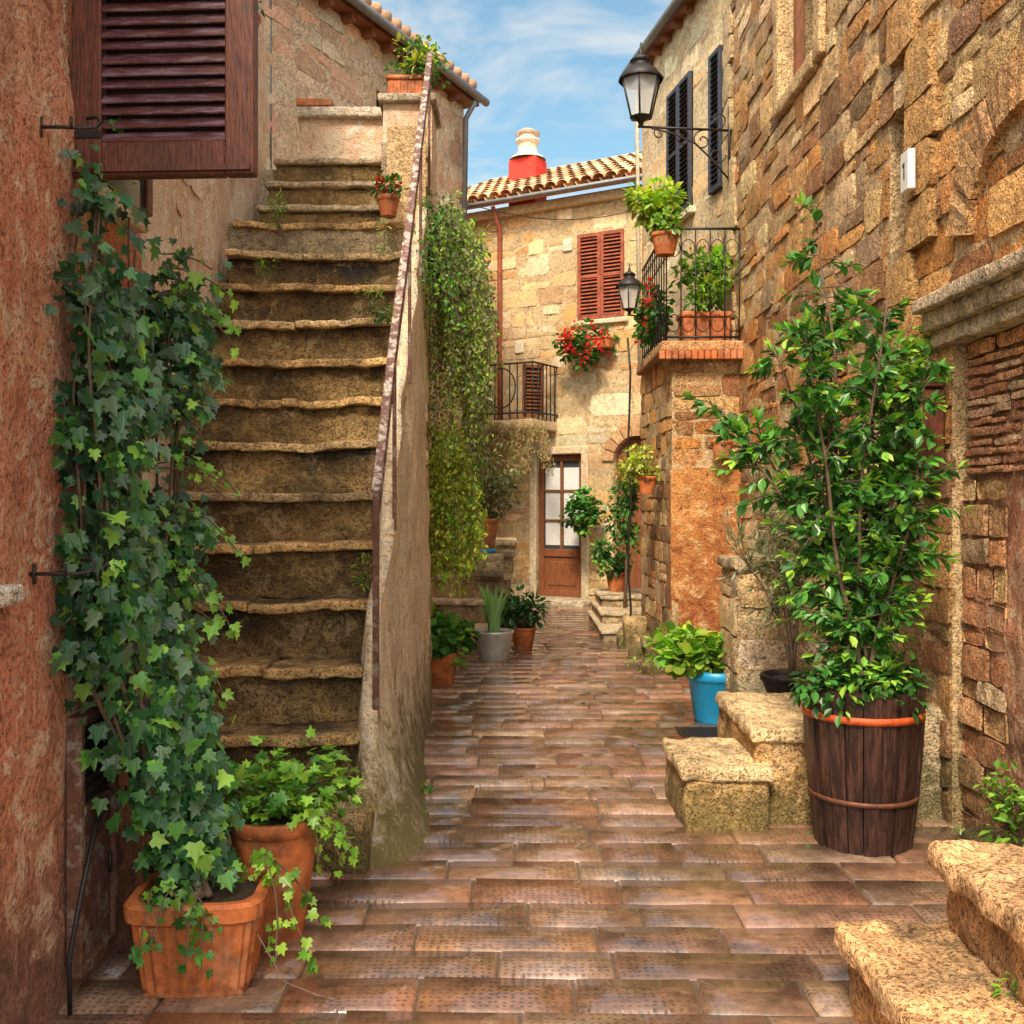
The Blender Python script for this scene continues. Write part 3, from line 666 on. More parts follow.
tops=[(rr.uniform(-.74,-.42),rr.uniform(8.05,9.8),rr.uniform(3.5,4.05)) for _ in range(80)]
strands(p,tops,1.6,.042,'oval',G_LIGHT+G_OLV+G_OLV+G_YEL[:2],91,SOFTLEAF,dens=115,spread=.07,out=Vector((.3,-.05,.1)))
strands(p,[(-.68,rr.uniform(7.3,8.1),rr.uniform(3.3,3.9)) for _ in range(16)],.55,.04,'oval',G_LIGHT+G_MID,96,SOFTLEAF,dens=90,spread=.05,out=Vector((.3,0,.1)))
bush(p,(-.8,8.8,3.6),(-.55,8.8,3.75),(.3,.75,.3),54,60,.045,'oval',G_MID+G_OLV+G_LIGHT,92,SOFTLEAF,crad=.12)
p.done()
p=MB('fern_bush')
tops=[(rr.uniform(-.72,-.48),rr.uniform(8.4,9.6),rr.uniform(1.7,2.3)) for _ in range(66)]
strands(p,tops,.90,.048,'oval',G_YEL+G_YEL+G_LIGHT,93,SOFTLEAF,dens=150,spread=.07,out=Vector((.25,-.25,.15))); p.done()
p=MB('trailing_plant')
tops=[MM@Vector((rr.uniform(1.15,2.7),-.85,rr.uniform(2.65,2.8))) for _ in range(46)]
strands(p,tops,.75,.06,'thin',[(.50,.33,.16),(.42,.33,.15),(.3,.28,.12)],94,SOFTLEAF,dens=150,spread=.08)
tops=[MM@Vector((rr.uniform(.9,1.7),-1.0,rr.uniform(2.4,2.8))) for _ in range(26)]
strands(p,tops,1.2,.07,'oval',G_OLV,95,SOFTLEAF,dens=100,spread=.1); p.done()
p=MB('climbing_plant'); q=MM@Vector((3.15,-.5,1.45)); bush(p,None,q,(.26,.25,.3),26,34,.075,'round',G_MID,96,crad=.1,accent=G_LIGHT)
bush(p,None,(1.5,12.4,1.95),(.2,.3,.25),20,36,.07,'oval',G_YEL,97,crad=.1,accent=G_LIGHT); bush(p,None,(1.38,12.6,1.35),(.18,.3,.42),24,32,.075,'oval',G_MID,98,crad=.1)
tube(p,[(1.36,12.5,0),(1.4,12.5,.8),(1.45,12.5,1.6),(1.5,12.45,2.0)],.02,BARK,6); p.done()
p=MB('potted_plant'); pot_round(p,1.62,12.0,1.78,.13,.2,TERRA); rock(p,1.5,1.9,11.85,12.2,1.70,1.78,STEP,(.55,.45,.33),.02,.01); bush(p,(1.6,12,1.95),(1.55,12,2.05),(.22,.2,.15),12,26,.07,'oval',G_YEL,99); p.done()
p=MB('potted_plant'); q=(1.36,13.2); pot_round(p,q[0],q[1],.42,.16,.26,TERRA); bush(p,(q[0],q[1],.66),(q[0]-.05,q[1],.85),(.25,.22,.2),18,26,.09,'oval',G_MID,100,accent=G_LIGHT); p.done()
m=MB('alley_steps')
for k in range(3):
    rock(m,1.02+.04*k,1.75,11.5+.55*k,13.6,-.02 if k==0 else .14*k-.02,.14*k+.10,STEP,(.5,.38,.22),.02,.012,.08); rock(m,1.0+.04*k,1.75,11.47+.55*k,13.6,.14*k+.095,.14*k+.14,STEP,(.78,.62,.42),.015,.01,.07)
m.done()
p=MB('potted_plant'); x,y=-.62,8.9; pot_round(p,x,y,.012,.165,.27,TERRA); bush(p,(x,y,.27),(x,y,.42),(.24,.2,.13),24,26,.085,'round',G_MID,101,accent=G_LIGHT); p.done()
p=MB('agave_in_metal_bucket'); x,y=-.18,10.2; lathe(p,[(.14,0),(.145,.01),(.19,.26),(.2,.27),(.2,.29),(.18,.29),(.175,.25)],x,y,.012,ZINC,28); disc(p,x,y,.27,.18,SOIL)
rr=random.Random(2)
for i in range(48):
    a=rr.uniform(0,6.28); lean=rr.uniform(.05,.5); L=rr.uniform(.28,.50); vs=[];n=6
    for k in range(n+1):
        t=k/n; w=.026*(1-t)**.6+.001; px=x+math.cos(a)*(.05+lean*L*t*t); py=y+math.sin(a)*(.05+lean*L*t*t); pz=.28+L*t
        vs+= [(px-math.sin(a)*w,py+math.cos(a)*w,pz),(px+math.sin(a)*w,py-math.cos(a)*w,pz)]
    c=rr.choice([(.16,.42,.15),(.22,.48,.18),(.32,.55,.22)]); p.add(vs,[(2*k,2*k+1,2*k+3,2*k+2) for k in range(n)],LEAF,c)
p.done()
p=MB('potted_plant'); x,y=.12,10.9; pot_round(p,x,y,.012,.14,.24,TERRA); bush(p,(x,y,.24),(x,y,.42),(.23,.2,.17),22,24,.1,'oval',G_DARK,102,accent=G_MID); p.done()
# ------------------------------------------------------------------ right cream building + terrace pillar
B5=empty('cream_house')
M5=wallM((1.65,13.0),(.49,-2.7)); m=MB('wall')
masonry(m,M5,0,2.76,0,7.0,[(1.08,1.84,4.8,6.3),(2.40,2.72,4.75,6.2)],PAL_CRM,ch=(.2,.34),cl=(.3,.65),proud=(-.003,.006),seed=51,mat=STONE_FAR,mcol=(.84,.68,.44))
for (a,b,c,d) in ((1.0,1.92,4.72,4.8),): box(m,a,b,-.07,.1,c,d,STONE_FAR,(.8,.68,.5),M5,.01)
box(m,1.08,1.84,.2,.25,4.8,6.3,DARK,M=M5); box(m,2.4,2.72,.2,.25,4.75,6.2,DARK,M=M5); m.done(B5)
m=MB('window_shutters'); shutter(m,M5@T(1.08,-.03,4.81),.38,1.48,SHUTB); shutter(m,M5@T(1.462,-.03,4.81),.38,1.48,SHUTB); shutter(m,M5@T(2.41,-.03,4.76),.31,1.43,SHUTB); m.done(B5)
m=MB('eave_and_gutter'); box(m,-.1,2.9,-.12,3,7.0,7.07,DOORW,M=M5); box(m,-.1,2.9,-.15,3,7.07,7.15,TILE,(.5,.3,.18),M=M5)
for i in range(8): box(m,0+i*.36,.08+i*.36,-.11,0,6.93,7.0,DOORW,M=M5)
tube(m,[M5@Vector((s,-.19,7.03)) for s in (-.12,1,2.9)],.05,GUT,10); tube(m,[M5@Vector((.1,-.19,7.0)),M5@Vector((.1,-.1,6.75)),M5@Vector((.1,-.06,3.2))],.025,PALE,8); m.done(B5)
TP=empty('stone_terrace'); m=MB('pillar')
Mp=wallM((1.5,9.6),(1,0)); masonry(m,Mp,0,.66,1.9,2.98,[],PAL_ORG,ch=(.12,.24),seed=61,depth=.3); panel(m,Mp,-.01,.66,0,1.9,ORANGEPL,depth=.3,amp=.03,step=.05,seed=6); box(m,1.52,2.3,9.9,11.3,0,2.98,MORTAR,(.4,.25,.14))
Mp2=wallM((1.43,11.3),(.07,-1.7)); masonry(m,Mp2,0,1.70,0,2.98,[],PAL_OCH,ch=(.12,.24),cl=(.15,.4),seed=62,depth=.06)
rr=random.Random(8)
for i in range(9):
    x=1.30+rr.uniform(-.05,.3); yy=9.45+i*.22; s=rr.uniform(.12,.24); rock(m,x-s*.6,x+s,yy-s*.5,yy+s*.6,-.05,rr.uniform(.10,.36),BASE,vary((.55,.38,.18)),.05,.05,.06)
rock(m,1.38,2.2,9.48,11.4,2.98,3.08,STONE,(.66,.34,.15),.02,.01)
for i in range(14): box(m,1.36+i*.06,1.36+i*.06+.053,9.44,9.5,2.90,2.98,TERRA,b=.006)
m.done(TP)
m=MB('balcony_railing')
c0=(1.44,11.3);c1=(1.44,9.55);c2=(2.12,9.55)
def seg(a,b,n,mm):
    for i in range(n+1):
        t=i/n; x=a[0]+(b[0]-a[0])*t; y=a[1]+(b[1]-a[1])*t; ux,uy=(b[0]-a[0]),(b[1]-a[1]); l=math.hypot(ux,uy); ux/=l;uy/=l
        tube(mm,[(x,y,3.08),(x,y,4.13)],.0065,IRON,5)
        if i<n:
            w=l/n
            for zc in (3.25,3.95):
                tube(mm,[(x+ux*(w/2+w*.45*math.cos(k)),y+uy*(w/2+w*.45*math.cos(k)),zc+w*.6*math.sin(k)) for k in [j*.63 for j in range(11)]],.0045,IRON,4)
seg(c0,c1,11,m); seg(c1,c2,5,m)
for zz in (3.12,4.13): tube(m,[(*c0,zz),(*c1,zz)],.012,IRON,6); tube(m,[(*c1,zz),(*c2,zz)],.012,IRON,6)
m.done(TP)
p=MB('balcony_planter'); planter_rect(p,T(1.83,9.78,3.1),.46,.24,.28); bush(p,(1.83,9.8,3.35),(1.85,9.8,3.68),(.26,.2,.3),34,30,.08,'oval',G_LIGHT,111,SOFTLEAF,accent=G_YEL); p.done()
p=MB('balcony_potted_plant'); pot_round(p,1.47,9.9,4.13,.12,.2,IRON); bush(p,(1.45,9.9,4.3),(1.42,9.9,4.45),(.24,.25,.2),28,30,.09,'oval',G_YEL,112,SOFTLEAF,accent=G_LIGHT)
pot_round(p,1.42,9.5,3.87,.13,.2,TERRA); bush(p,(1.42,9.5,4.05),(1.40,9.5,4.13),(.14,.13,.08),9,20,.06,'oval',G_LIGHT,113); p.done()
p=MB('balcony_flowers'); bush(p,None,(1.46,10.6,3.5),(.12,.5,.3),24,28,.06,'round',G_MID,114,SOFTLEAF)
for i in range(12): clump(p,Vector((1.38,10.6+R.uniform(-.5,.5),3.5+R.uniform(-.2,.3))),.035,9,.04,'round',[(.7,.03,.02)],PETAL,R)
p.done()
for (x,y,z,s) in ((1.93,9.42,2.0,121),(1.30,9.9,1.68,122)):
    p=MB('wall_pot'); pot_round(p,x,y,z-.02,.10,.17,TERRA); tube(p,[(x-.11,y,z+.1),(x,y-.11,z+.1),(x+.11,y,z+.1),(x+.2,y+.14,z+.1)],.006,IRON,5)
    if s==122: bush(p,(x,y,z+.12),(x-.05,y,z+.25),(.17,.15,.15),16,24,.06,'oval',G_YEL,s,crad=.07)
    p.done()
p=MB('drain_pipe'); tube(p,[(1.30+.02*math.sin(z*5),11.35,z) for z in (0,.4,.8,1.2,1.6,2.1,2.5,3.0,3.4)],.012,IRON,8); p.done()
def lantern(name,x,y,z,s,wall):
    e=empty(name); m=MB('lantern_head'); M=T(x,y,z)@Matrix.Scale(s,4)@RZ(.3)
    n=6
    def ring(r,z): return [(r*math.cos(2*math.pi*i/n),r*math.sin(2*math.pi*i/n),z) for i in range(n)]
    b=ring(.105,0);t=ring(.195,.36)
    for i in range(n):
        tube(m,[M@Vector(b[i]),M@Vector(t[i])],.010*s,IRON,5)
        for r in (b,t): tube(m,[M@Vector(r[i]),M@Vector(r[(i+1)%n])],.010*s,IRON,5)
        k=.97; m.add([tuple(c*k if q<2 else c for q,c in enumerate(v)) for v in (b[i],b[(i+1)%n],t[(i+1)%n],t[i])],[(0,1,2,3)],LGLASS,M=M)
    lathe(m,[(.215,.35),(.22,.37),(.15,.45),(.09,.49),(.085,.53),(.11,.54),(.05,.59),(.02,.60),(.025,.63),(.012,.65),(.01,.71),(0,.73)],0,0,0,IRON,12,M=M)
    lathe(m,[(0,-.09),(.02,-.08),(.03,-.04),(.06,-.02),(.11,0),(0,.005)],0,0,0,IRON,12,M=M); lathe(m,[(.0,.28),(.035,.25),(.04,.18),(.02,.1),(.02,0)],0,0,0,WHITE,12,M=M)
    m.done(e); m=MB('bracket'); w=Vector(wall); p=Vector((x,y,z-.09*s)); d=(w-p); d.z=0; L=d.length; d.normalize()
    def Q(a,h): return p+d*a+Vector((0,0,h))
    tube(m,[Q(-.03,0),Q(L,0)],.013*s,IRON,6); tube(m,[Q(L-.02,.25*s),Q(L-.02,-.5*s)],.014*s,IRON,6)
    def sp(a,h,r,t0,turn,n=22): return [Q(a+r*(1-k/n*.8)*math.cos(t0+turn*k/n),h+r*(1-k/n*.8)*math.sin(t0+turn*k/n)) for k in range(n+1)]
    tube(m,[Q(L*.12,-.01),Q(L*.35,-.05*s),Q(L*.6,-.14*s),Q(L*.8,-.3*s),Q(L-.02,-.48*s)],.010*s,IRON,5)
    for (a,h,r,t0,tn) in ((L*.45,-.09*s,.09*s,1.57,-7),(L*.68,-.11*s,.10*s,1.57,8),(L*.84,-.24*s,.09*s,0,-7),(L*.85,.1*s,.09*s,-1.57,7),(L*.2,-.06*s,.06*s,1.57,6)): tube(m,sp(a,h,r,t0,tn),.007*s,IRON,5)
    m.done(e)
lantern('wall_lantern',1.24,9.85,5.28,1.0,(2.13,9.95,5.2))
lantern('wall_lantern',1.33,11.6,3.76,.72,(1.80,11.9,3.8))
# ------------------------------------------------------------------ right main wall
B6=empty('tuff_stone_house'); m=MB('wall')
M6=wallM((2.15,10.3),(0,-1)); H6=[(2.24,3.15,4.75,6.2),(4.48,4.80,3.0,3.75),(4.2,4.95,0,2.35),(5.3,9.4,0,2.40)]
masonry(m,M6,0,9.5,0,7.2,H6,PAL_OCH,ch=(.12,.27),cl=(.16,.48),seed=71,depth=.45,patchy=PAL_ORG,proud=(.002,.026))
box(m,2.2,3.2,.3,.34,4.7,6.25,GLASS,M=M6); box(m,4.4,4.9,.28,.32,2.95,3.8,ORANGEPL,M=M6)
for (a,b,c,d) in ((2.06,2.24,4.65,6.3),(3.15,3.33,4.65,6.3),(2.24,3.15,4.62,4.75)): rock(m,a,b,-.06,.12,c,d,STONE,(.74,.5,.26),.02,.01,M=M6)
box(m,2.26,3.13,.06,.12,4.76,4.84,DOORW,M=M6);box(m,2.26,2.34,.06,.12,4.84,6.2,DOORW,M=M6);box(m,3.05,3.13,.06,.12,4.84,6.2,DOORW,M=M6)
m.done(B6)
m=MB('quoins')
z=0
while z<7:
    h=R.uniform(.24,.36); w=R.uniform(.3,.55); stoneface(m,M6,.0,w,z,z+h,STONE,vary((.82,.60,.34)),.045,R); z+=h
z=2.4
while z<6.4:
    h=R.uniform(.22,.34); w=R.uniform(.28,.42)
    if not (2.85<z<3.8): stoneface(m,M6,4.55,4.55+w,z,z+h,STONE,vary((.70,.38,.14)),.06,R)
    else: stoneface(m,M6,4.82,5.12+R.uniform(0,.1),z,z+h,STONE,vary((.70,.38,.14)),.06,R)
    z+=h
m.done(B6)
m=MB('relieving_arch'); cs,cz=6.05,2.72
for i in range(9):
    a=math.radians(12+i*17.5); a2=a+math.radians(16.3); vs=[];nn=4
    for yy in (-.05,.03):
        for k in range(nn+1):
            t=a+(a2-a)*k/nn
            for r in (.50,.72): vs.append((cs-r*math.cos(t)+R.uniform(-.008,.008),yy+R.uniform(-.008,.008),cz+r*math.sin(t)*1.05))
    o=2*(nn+1); fs=[(2*k,2*k+1,2*k+3,2*k+2) for k in range(nn)]+[(o+2*k,o+2*k+2,o+2*k+3,o+2*k+1) for k in range(nn)]
    fs+=[(2*k,2*k+2,o+2*k+2,o+2*k) for k in range(nn)]+[(2*k+1,o+2*k+1,o+2*k+3,2*k+3) for k in range(nn)]+[(0,o,o+1,1),(2*nn,2*nn+1,o+2*nn+1,o+2*nn)]
    m.add(vs,fs,STONE,vary((.66,.36,.15)),M=M6)
m.done(B6,True)
m=MB('door_lintel_moulding'); 
for (c,d,o_) in ((2.36,2.44,.05),(2.44,2.53,.09),(2.53,2.60,.14)): rock(m,5.15,9.3,-o_,.1,c,d,STEP,(.70,.54,.38),.010,.008,.08,9,M=M6)
m.done(B6)
m=MB('recessed_plaster_wall'); panel(m,M6@T(0,.07,0),5.25,9.4,0,2.38,ROUGHPK,depth=.3,amp=.05,step=.035,seed=9)
masonry(m,M6@T(0,.05,0),5.32,6.5,1.72,2.36,[],[(.72,.34,.18),(.80,.50,.30),(.62,.27,.14)],ch=(.04,.055),cl=(.12,.26),proud=(-.006,.006),seed=72,backing=False,jit=.008)
masonry(m,M6@T(0,.03,0),5.30,5.75,0,1.7,[],[(.68,.38,.18),(.78,.52,.3),(.66,.3,.14)],ch=(.06,.2),cl=(.12,.3),proud=(-.03,.006),seed=73,backing=False)
m.done(B6)
m=MB('doorway_recess'); box(m,4.2,4.95,1.4,1.5,0,2.35,ORANGEPL,M=M6); box(m,4.14,4.2,.45,1.5,0,2.35,ORANGEPL,M=M6); box(m,4.95,5.01,.45,1.5,0,2.35,ORANGEPL,M=M6)
for k in range(6): rock(m,4.16,4.99,-.25+.26*k,1.4,.02 if k==0 else .22*k,.22+.22*k,STEP,vary((.72,.5,.27)),.02,.012,.06,M=M6)
m.done(B6)
m=MB('house_number_plaque'); q=M6@T(4.93,-.095,3.20); box(m,0,.11,-.02,.02,0,.21,WHITE,M=q,b=.006); box(m,.05,.062,-.022,-.0205,.06,.15,IRON,M=q); box(m,.035,.05,-.022,-.0205,.13,.145,IRON,M=q); m.done(B6)
m=MB('letter_box'); q=M6@T(4.99,-.08,1.75); box(m,0,.30,-.10,.05,0,.40,FRAMEW,M=q,b=.008); box(m,-.02,.32,-.13,.05,.40,.43,FRAMEW,M=q,b=.008); box(m,.05,.25,-.106,-.1,.28,.31,DARK,M=q); box(m,.03,.27,-.108,-.1,.05,.22,FRAMEW,M=q,b=.004); m.done(B6)
m=MB('low_stone_wall'); masonry(m,wallM((1.52,6.9),(1,0)),0,.60,0,1.12,[],PAL_CRM,ch=(.2,.28),cl=(.3,.6),seed=81,depth=.5); masonry(m,wallM((1.515,7.4),(0,-1)),0,.5,0,1.12,[],PAL_CRM,ch=(.2,.28),cl=(.25,.5),seed=82,backing=False); rock(m,1.49,2.14,6.86,7.45,1.12,1.2,STEP,(.70,.54,.34),.02,.01); m.done()
m=MB('stone_steps')
rock(m,.83,1.24,4.92,5.55,-.04,.26,BASE,(.46,.32,.18),.03,.02,.045,6,colf=tcol((.66,.41,.17)))
rock(m,.81,1.26,4.90,5.55,.245,.315,STEP,(.7,.5,.3),.018,.014,.035,9,colf=tcol((.86,.62,.34)))
rock(m,1.20,1.80,5.02,5.95,-.04,.43,BASE,(.46,.32,.18),.03,.02,.05,6,colf=tcol((.64,.38,.16)))
rock(m,1.18,1.81,4.99,5.95,.415,.485,STEP,(.7,.5,.3),.018,.014,.035,9,colf=tcol((.86,.62,.34)))
rock(m,1.74,2.2,5.1,6.0,-.04,.55,BASE,(.5,.4,.25),.04,.02,.06,6)
m.done()
m=MB('entrance_steps')
rock(m,1.06,1.60,1.1,3.22,-.05,.20,STEP,(.5,.3,.17),.03,.02,.035,6,colf=tcol((.70,.33,.12)))
rock(m,1.02,1.62,1.1,3.26,.185,.265,STEP,(.55,.36,.22),.02,.016,.022,11,colf=tcol((.84,.48,.22),.4,6))
rock(m,1.36,2.2,1.1,3.23,.25,.44,STEP,(.5,.3,.17),.03,.02,.035,6,colf=tcol((.70,.35,.14)))
rock(m,1.32,2.2,1.1,3.27,.425,.51,STEP,(.55,.36,.22),.02,.016,.022,11,colf=tcol((.84,.50,.24),.4,6))
rock(m,1.80,2.2,1.1,3.2,.5,.76,STEP,(.66,.38,.18),.03,.02,.07,6)
m.done()
# ------------------------------------------------------------------ barrel plant
p=MB('barrel_planter'); x0,y0=1.63,4.76; ns=20; H=.72
def br(t): return .205+.06*t+.010*math.sin(math.pi*t)
for i in range(ns):
    a0=2*math.pi*(i+.03)/ns; a1=2*math.pi*(i+.97)/ns; dr=R.uniform(-.008,.008); vs=[];fs=[];hh=H+R.uniform(-.02,.02)
    for k in range(7):
        t=k/6; r=br(t)+dr
        for (rr_,a) in ((r,a0),(r+.004,(a0+a1)/2),(r,a1),(r-.03,a1),(r-.03,a0)): vs.append((x0+rr_*math.cos(a),y0+rr_*math.sin(a),.012+hh*t))
    for k in range(6):
        for q in range(5): a=k*5+q;b=k*5+(q+1)%5; fs.append((a,b,b+5,a+5))
    fs.append((30,31,32,33,34)); p.add(vs,fs,BARREL)
def hoop(z,w,mat):
    t=z/H; lathe(p,[(br(t)+.004,z-w/2),(br(t)+.012,z-w/2),(br(t)+.013,z+w/2),(br(t)+.004,z+w/2)],x0,y0,.012,mat,48)
hoop(.61,.032,HOOP); hoop(.235,.020,HOOP2); disc(p,x0,y0,.66,.24,SOIL); p.done()
p=MB('bay_laurel_tree'); rr=random.Random(17)
stems=[]
for i in range(13):
    a=rr.uniform(0,6.28); bx=x0+.07*math.cos(a); by=y0+.07*math.sin(a); tx=x0+rr.uniform(-.58,.24); ty=y0+rr.uniform(-.25,.35); tz=rr.uniform(1.35,2.45)
    if i==0: tx,ty,tz=x0-.20,y0,2.90
    if i==1: tx,tz=x0+.22,2.0
    if i==2: tx,tz=x0-.6,2.05
    if i==3: tx,tz=x0-.12,2.6
    if i==4: tx,tz=x0+.04,2.5
    pts=[]
    for k in range(13):
        t=k/12; b=t**1.3; pts.append(Vector((bx+(tx-bx)*b+.07*noise.noise(Vector((t*3,i,.3))),by+(ty-by)*b+.06*noise.noise(Vector((t*3,i,4.3))),.65+(tz-.65)*t)))
    stems.append(pts); tube(p,pts,[.012*(1-k/14)+.002 for k in range(13)],BARK,6)
LP=[(.08,.25,.035),(.11,.32,.045),(.055,.18,.03),(.035,.13,.025),(.07,.22,.05)]; LN=[(.34,.54,.07),(.24,.45,.06)]
def spray(c,d,L,n,size,pal):
    d=d.normalized(); e=c+d*L+Vector((0,0,-.25*L*L)); tube(p,[c,c.lerp(e,.5)+Vector((0,0,.02)),e],[.004,.003,.0015],BARK,4); kb=rr.uniform(.6,1.25)
    for k in range(n):
        t=.2+.8*k/n; q=c.lerp(e,t); s=rv(rr); s=(s-d*s.dot(d)); dd=(d*.6+s*1.1+Vector((0,0,-.2))); kk=rr.uniform(.75,1.3)*kb
        leaf(p,q,dd,Vector((0,-.3,1))+rv(rr)*.8,size*rr.uniform(.55,1.2),'oval',tuple(v*kk for v in rr.choice(pal)),LEAF)
    for k in range(2): leaf(p,e,d+rv(rr)*.5,Vector((0,0,1))+rv(rr)*.5,size*.9,'oval',rr.choice(LN),LEAF)
for pts in stems:
    for k in range(46):
        t=rr.uniform(.14,1.0)**.85; i=min(11,int(t*12)); c=pts[i].lerp(pts[i+1],t*12-i)
        d=rv(rr); d.z=d.z*.6+.12; L=rr.uniform(.08,.27)*(1.15-.5*t)
        spray(c,d,L,rr.randint(6,11),.072,LP)
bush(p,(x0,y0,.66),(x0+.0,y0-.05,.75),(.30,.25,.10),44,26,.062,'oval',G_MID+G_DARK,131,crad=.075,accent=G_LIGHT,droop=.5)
p.done()
p=MB('potted_olive_tree'); x,y=1.72,6.3; rock(p,1.45,2.0,6.05,6.6,0,.36,BASE,(.4,.3,.18),.05,.03); pot_round(p,x-.02,y,.36,.17,.17,IRON)
rr=random.Random(23)
for i in range(8):
    tx=x+rr.uniform(-.55,.2); ty=y+rr.uniform(-.2,.2); tz=rr.uniform(1.35,1.80); pts=[Vector((x+(tx-x)*(k/8)**1.6,y+(ty-y)*k/8,.5+(tz-.5)*k/8))+rv(rr)*.012 for k in range(9)]
    tube(p,pts,[.013*(1-k/10) for k in range(9)],BARK,5)
    for k in range(36):
        t=rr.uniform(.45,1); c=pts[min(8,int(t*8))]; d=rv(rr)+Vector((0,0,.3)); d.normalize(); e=c+d*rr.uniform(.1,.28); tube(p,[c,e],.002,BARK,3)
        for j in range(14):
            q=c.lerp(e,rr.random()); kk=rr.uniform(.8,1.4); leaf(p,q,d+rv(rr)*.8,rv(rr)+Vector((0,0,1)),.06,'thin',tuple(v*kk for v in rr.choice([(.24,.28,.17),(.36,.36,.25),(.17,.22,.10),(.42,.33,.22)])),SOFTLEAF)
p.done()
p=MB('potted_plant'); x,y=1.48,7.4; lathe(p,[(.155,0),(.16,.01),(.205,.29),(.215,.30),(.225,.31),(.225,.365),(.21,.37),(.195,.36),(.19,.32)],x,y,.012,BLUEPOT,40); disc(p,x,y,.34,.19,SOIL)
bush(p,(x,y,.36),(x-.12,y-.0,.50),(.34,.22,.12),46,24,.075,'round',G_LIGHT,141,SOFTLEAF,crad=.08,accent=G_YEL); p.done()
p=MB('drain_grate'); Md=T(1.35,6.95,.022)
for i in range(9): box(p,-.2,.2,-.13+i*.032,-.115+i*.032,0,.006,IRON,M=Md)
box(p,-.22,-.2,-.15,.15,0,.008,IRON,M=Md);box(p,.2,.22,-.15,.15,0,.008,IRON,M=Md); p.done()
p=MB('wall_plant'); bush(p,(2.16,4.45,.15),(2.12,4.3,.30),(.10,.14,.15),14,20,.05,'oval',G_LIGHT,151,SOFTLEAF,crad=.06,stem=.002); rock(p,2.05,2.3,4.15,4.7,0,.12,BASE,(.4,.28,.17),.05,.02)
p.done()
p=MB('wall_shrub'); bush(p,(2.15,5.25,2.15),(2.04,5.25,2.32),(.12,.16,.12),14,20,.06,'oval',G_LIGHT,152,crad=.06,stem=.002); p.done()
p=MB('weeds'); rr=random.Random(66)
for i in range(46):
    s=rr.random()
    if s<.4: c=Vector((2.1+rr.uniform(-.05,.02),rr.uniform(3.4,5.0),.01))
    elif s<.7: c=Vector((1.22+rr.uniform(-.06,.06),rr.uniform(9.2,11.4),.01))
    elif s<.85: c=Vector((-.46+rr.uniform(-.06,.02),rr.uniform(4.6,5.8),.01))
    else: c=Vector((rr.uniform(.8,1.8),4.88+rr.uniform(-.02,.03),.01))
    clump(p,c+Vector((0,0,.02)),.03,rr.randint(5,12),rr.uniform(.02,.04),'oval',G_LIGHT+G_MID,LEAF,rr,droop=-.6)
bush(p,(1.36,2.75,.27),(1.35,2.75,.29),(.03,.05,.02),4,12,.03,'oval',G_LIGHT,153,crad=.025,stem=.001); p.done()
m=MB('overhead_cable'); tube(m,[(-.66+2.9*t,12.9+1.6*t,5.35-.5*math.sin(math.pi*t)*.5+.5*t) for t in [i/12 for i in range(13)]],.006,IRON,4); m.done()
# ------------------------------------------------------------------ left planters and ivy
p=MB('terracotta_planter'); Mq=T(-1.03,3.40,.012)@RZ(.06)@Matrix.Scale(.90,4)
wt,wb,hp=.235,.185,.34
def fr(w0,w1,za,zb,mat,nx=16,fl=.0):
    vs=[];fs=[]
    for (w,z) in ((w0,za),(w1,zb)):
        for side in range(4):
            for i in range(nx):
                t=i/nx*2-1; f=1+fl*(1 if i%2 else -1)
                x,yy=[(t,-1),(1,t),(-t,1),(-1,-t)][side]; q=math.hypot(x,yy); k=w*f*(1-.12*max(0,q-1.15)/.26)
                vs.append((x*k,yy*k*.78,z))
    m4=4*nx
    for i in range(m4): fs.append((i,(i+1)%m4,(i+1)%m4+m4,i+m4))
    p.add(vs,fs,mat,M=Mq)
fr(wb,wb+.003,0,.02,TERRA); fr(wb+.004,wt-.012,.02,.26,TERRA,16,.022); fr(wt-.012,wt+.010,.26,.275,TERRA); fr(wt+.010,wt+.014,.275,.325,TERRA,16,.006); fr(wt+.012,wt,.325,.34,TERRA); fr(wt,wt-.03,.34,.34,TERRA); fr(wt-.03,wt-.035,.34,.29,TERRA); box(p,-wt+.04,wt-.04,-.15,.15,.30,.305,SOIL,M=Mq); box(p,-wb+.01,wb-.01,-wb*.7,wb*.7,.0,.01,TERRA,M=Mq)
p.done()
p=MB('terracotta_pot'); pot_round(p,-.87,3.76,.012,.17,.44,TERRA,rim=.05,bot=.62); p.done()
p=MB('trailing_geranium'); bush(p,(-.87,3.76,.44),(-.85,3.80,.54),(.27,.2,.11),40,15,.05,'ivy',G_LIGHT,161,crad=.075,accent=G_MID,droop=.4)
strands(p,[(-1.0+R.uniform(-.2,.2),3.27,.36) for _ in range(7)],.2,.04,'ivy',G_MID+G_LIGHT[:1],163,dens=70,spread=.03,out=Vector((.2,-.4,.1)))
strands(p,[(-.84,3.46,.40) for _ in range(5)],.40,.04,'ivy',G_LIGHT,164,dens=60,spread=.025,out=Vector((.05,-.25,.1)))
strands(p,[(-.72,3.68,.48) for _ in range(5)],.2,.042,'ivy',G_LIGHT,165,dens=60,spread=.03,out=Vector((.4,.1,.2)))
tube(p,[(-.82,3.3,.2),(-.72,3.25,.07),(-.62,3.25,.03),(-.55,3.22,.03)],.003,BARK,4); p.done()
p=MB('climbing_ivy'); rr=random.Random(77)
PI=[(.022,.095,.035),(.035,.125,.042),(.05,.16,.045),(.08,.23,.05),(.03,.11,.05),(.07,.15,.09),(.11,.20,.12)]; PI2=[(.19,.42,.07),(.27,.50,.08)]
vines=[]
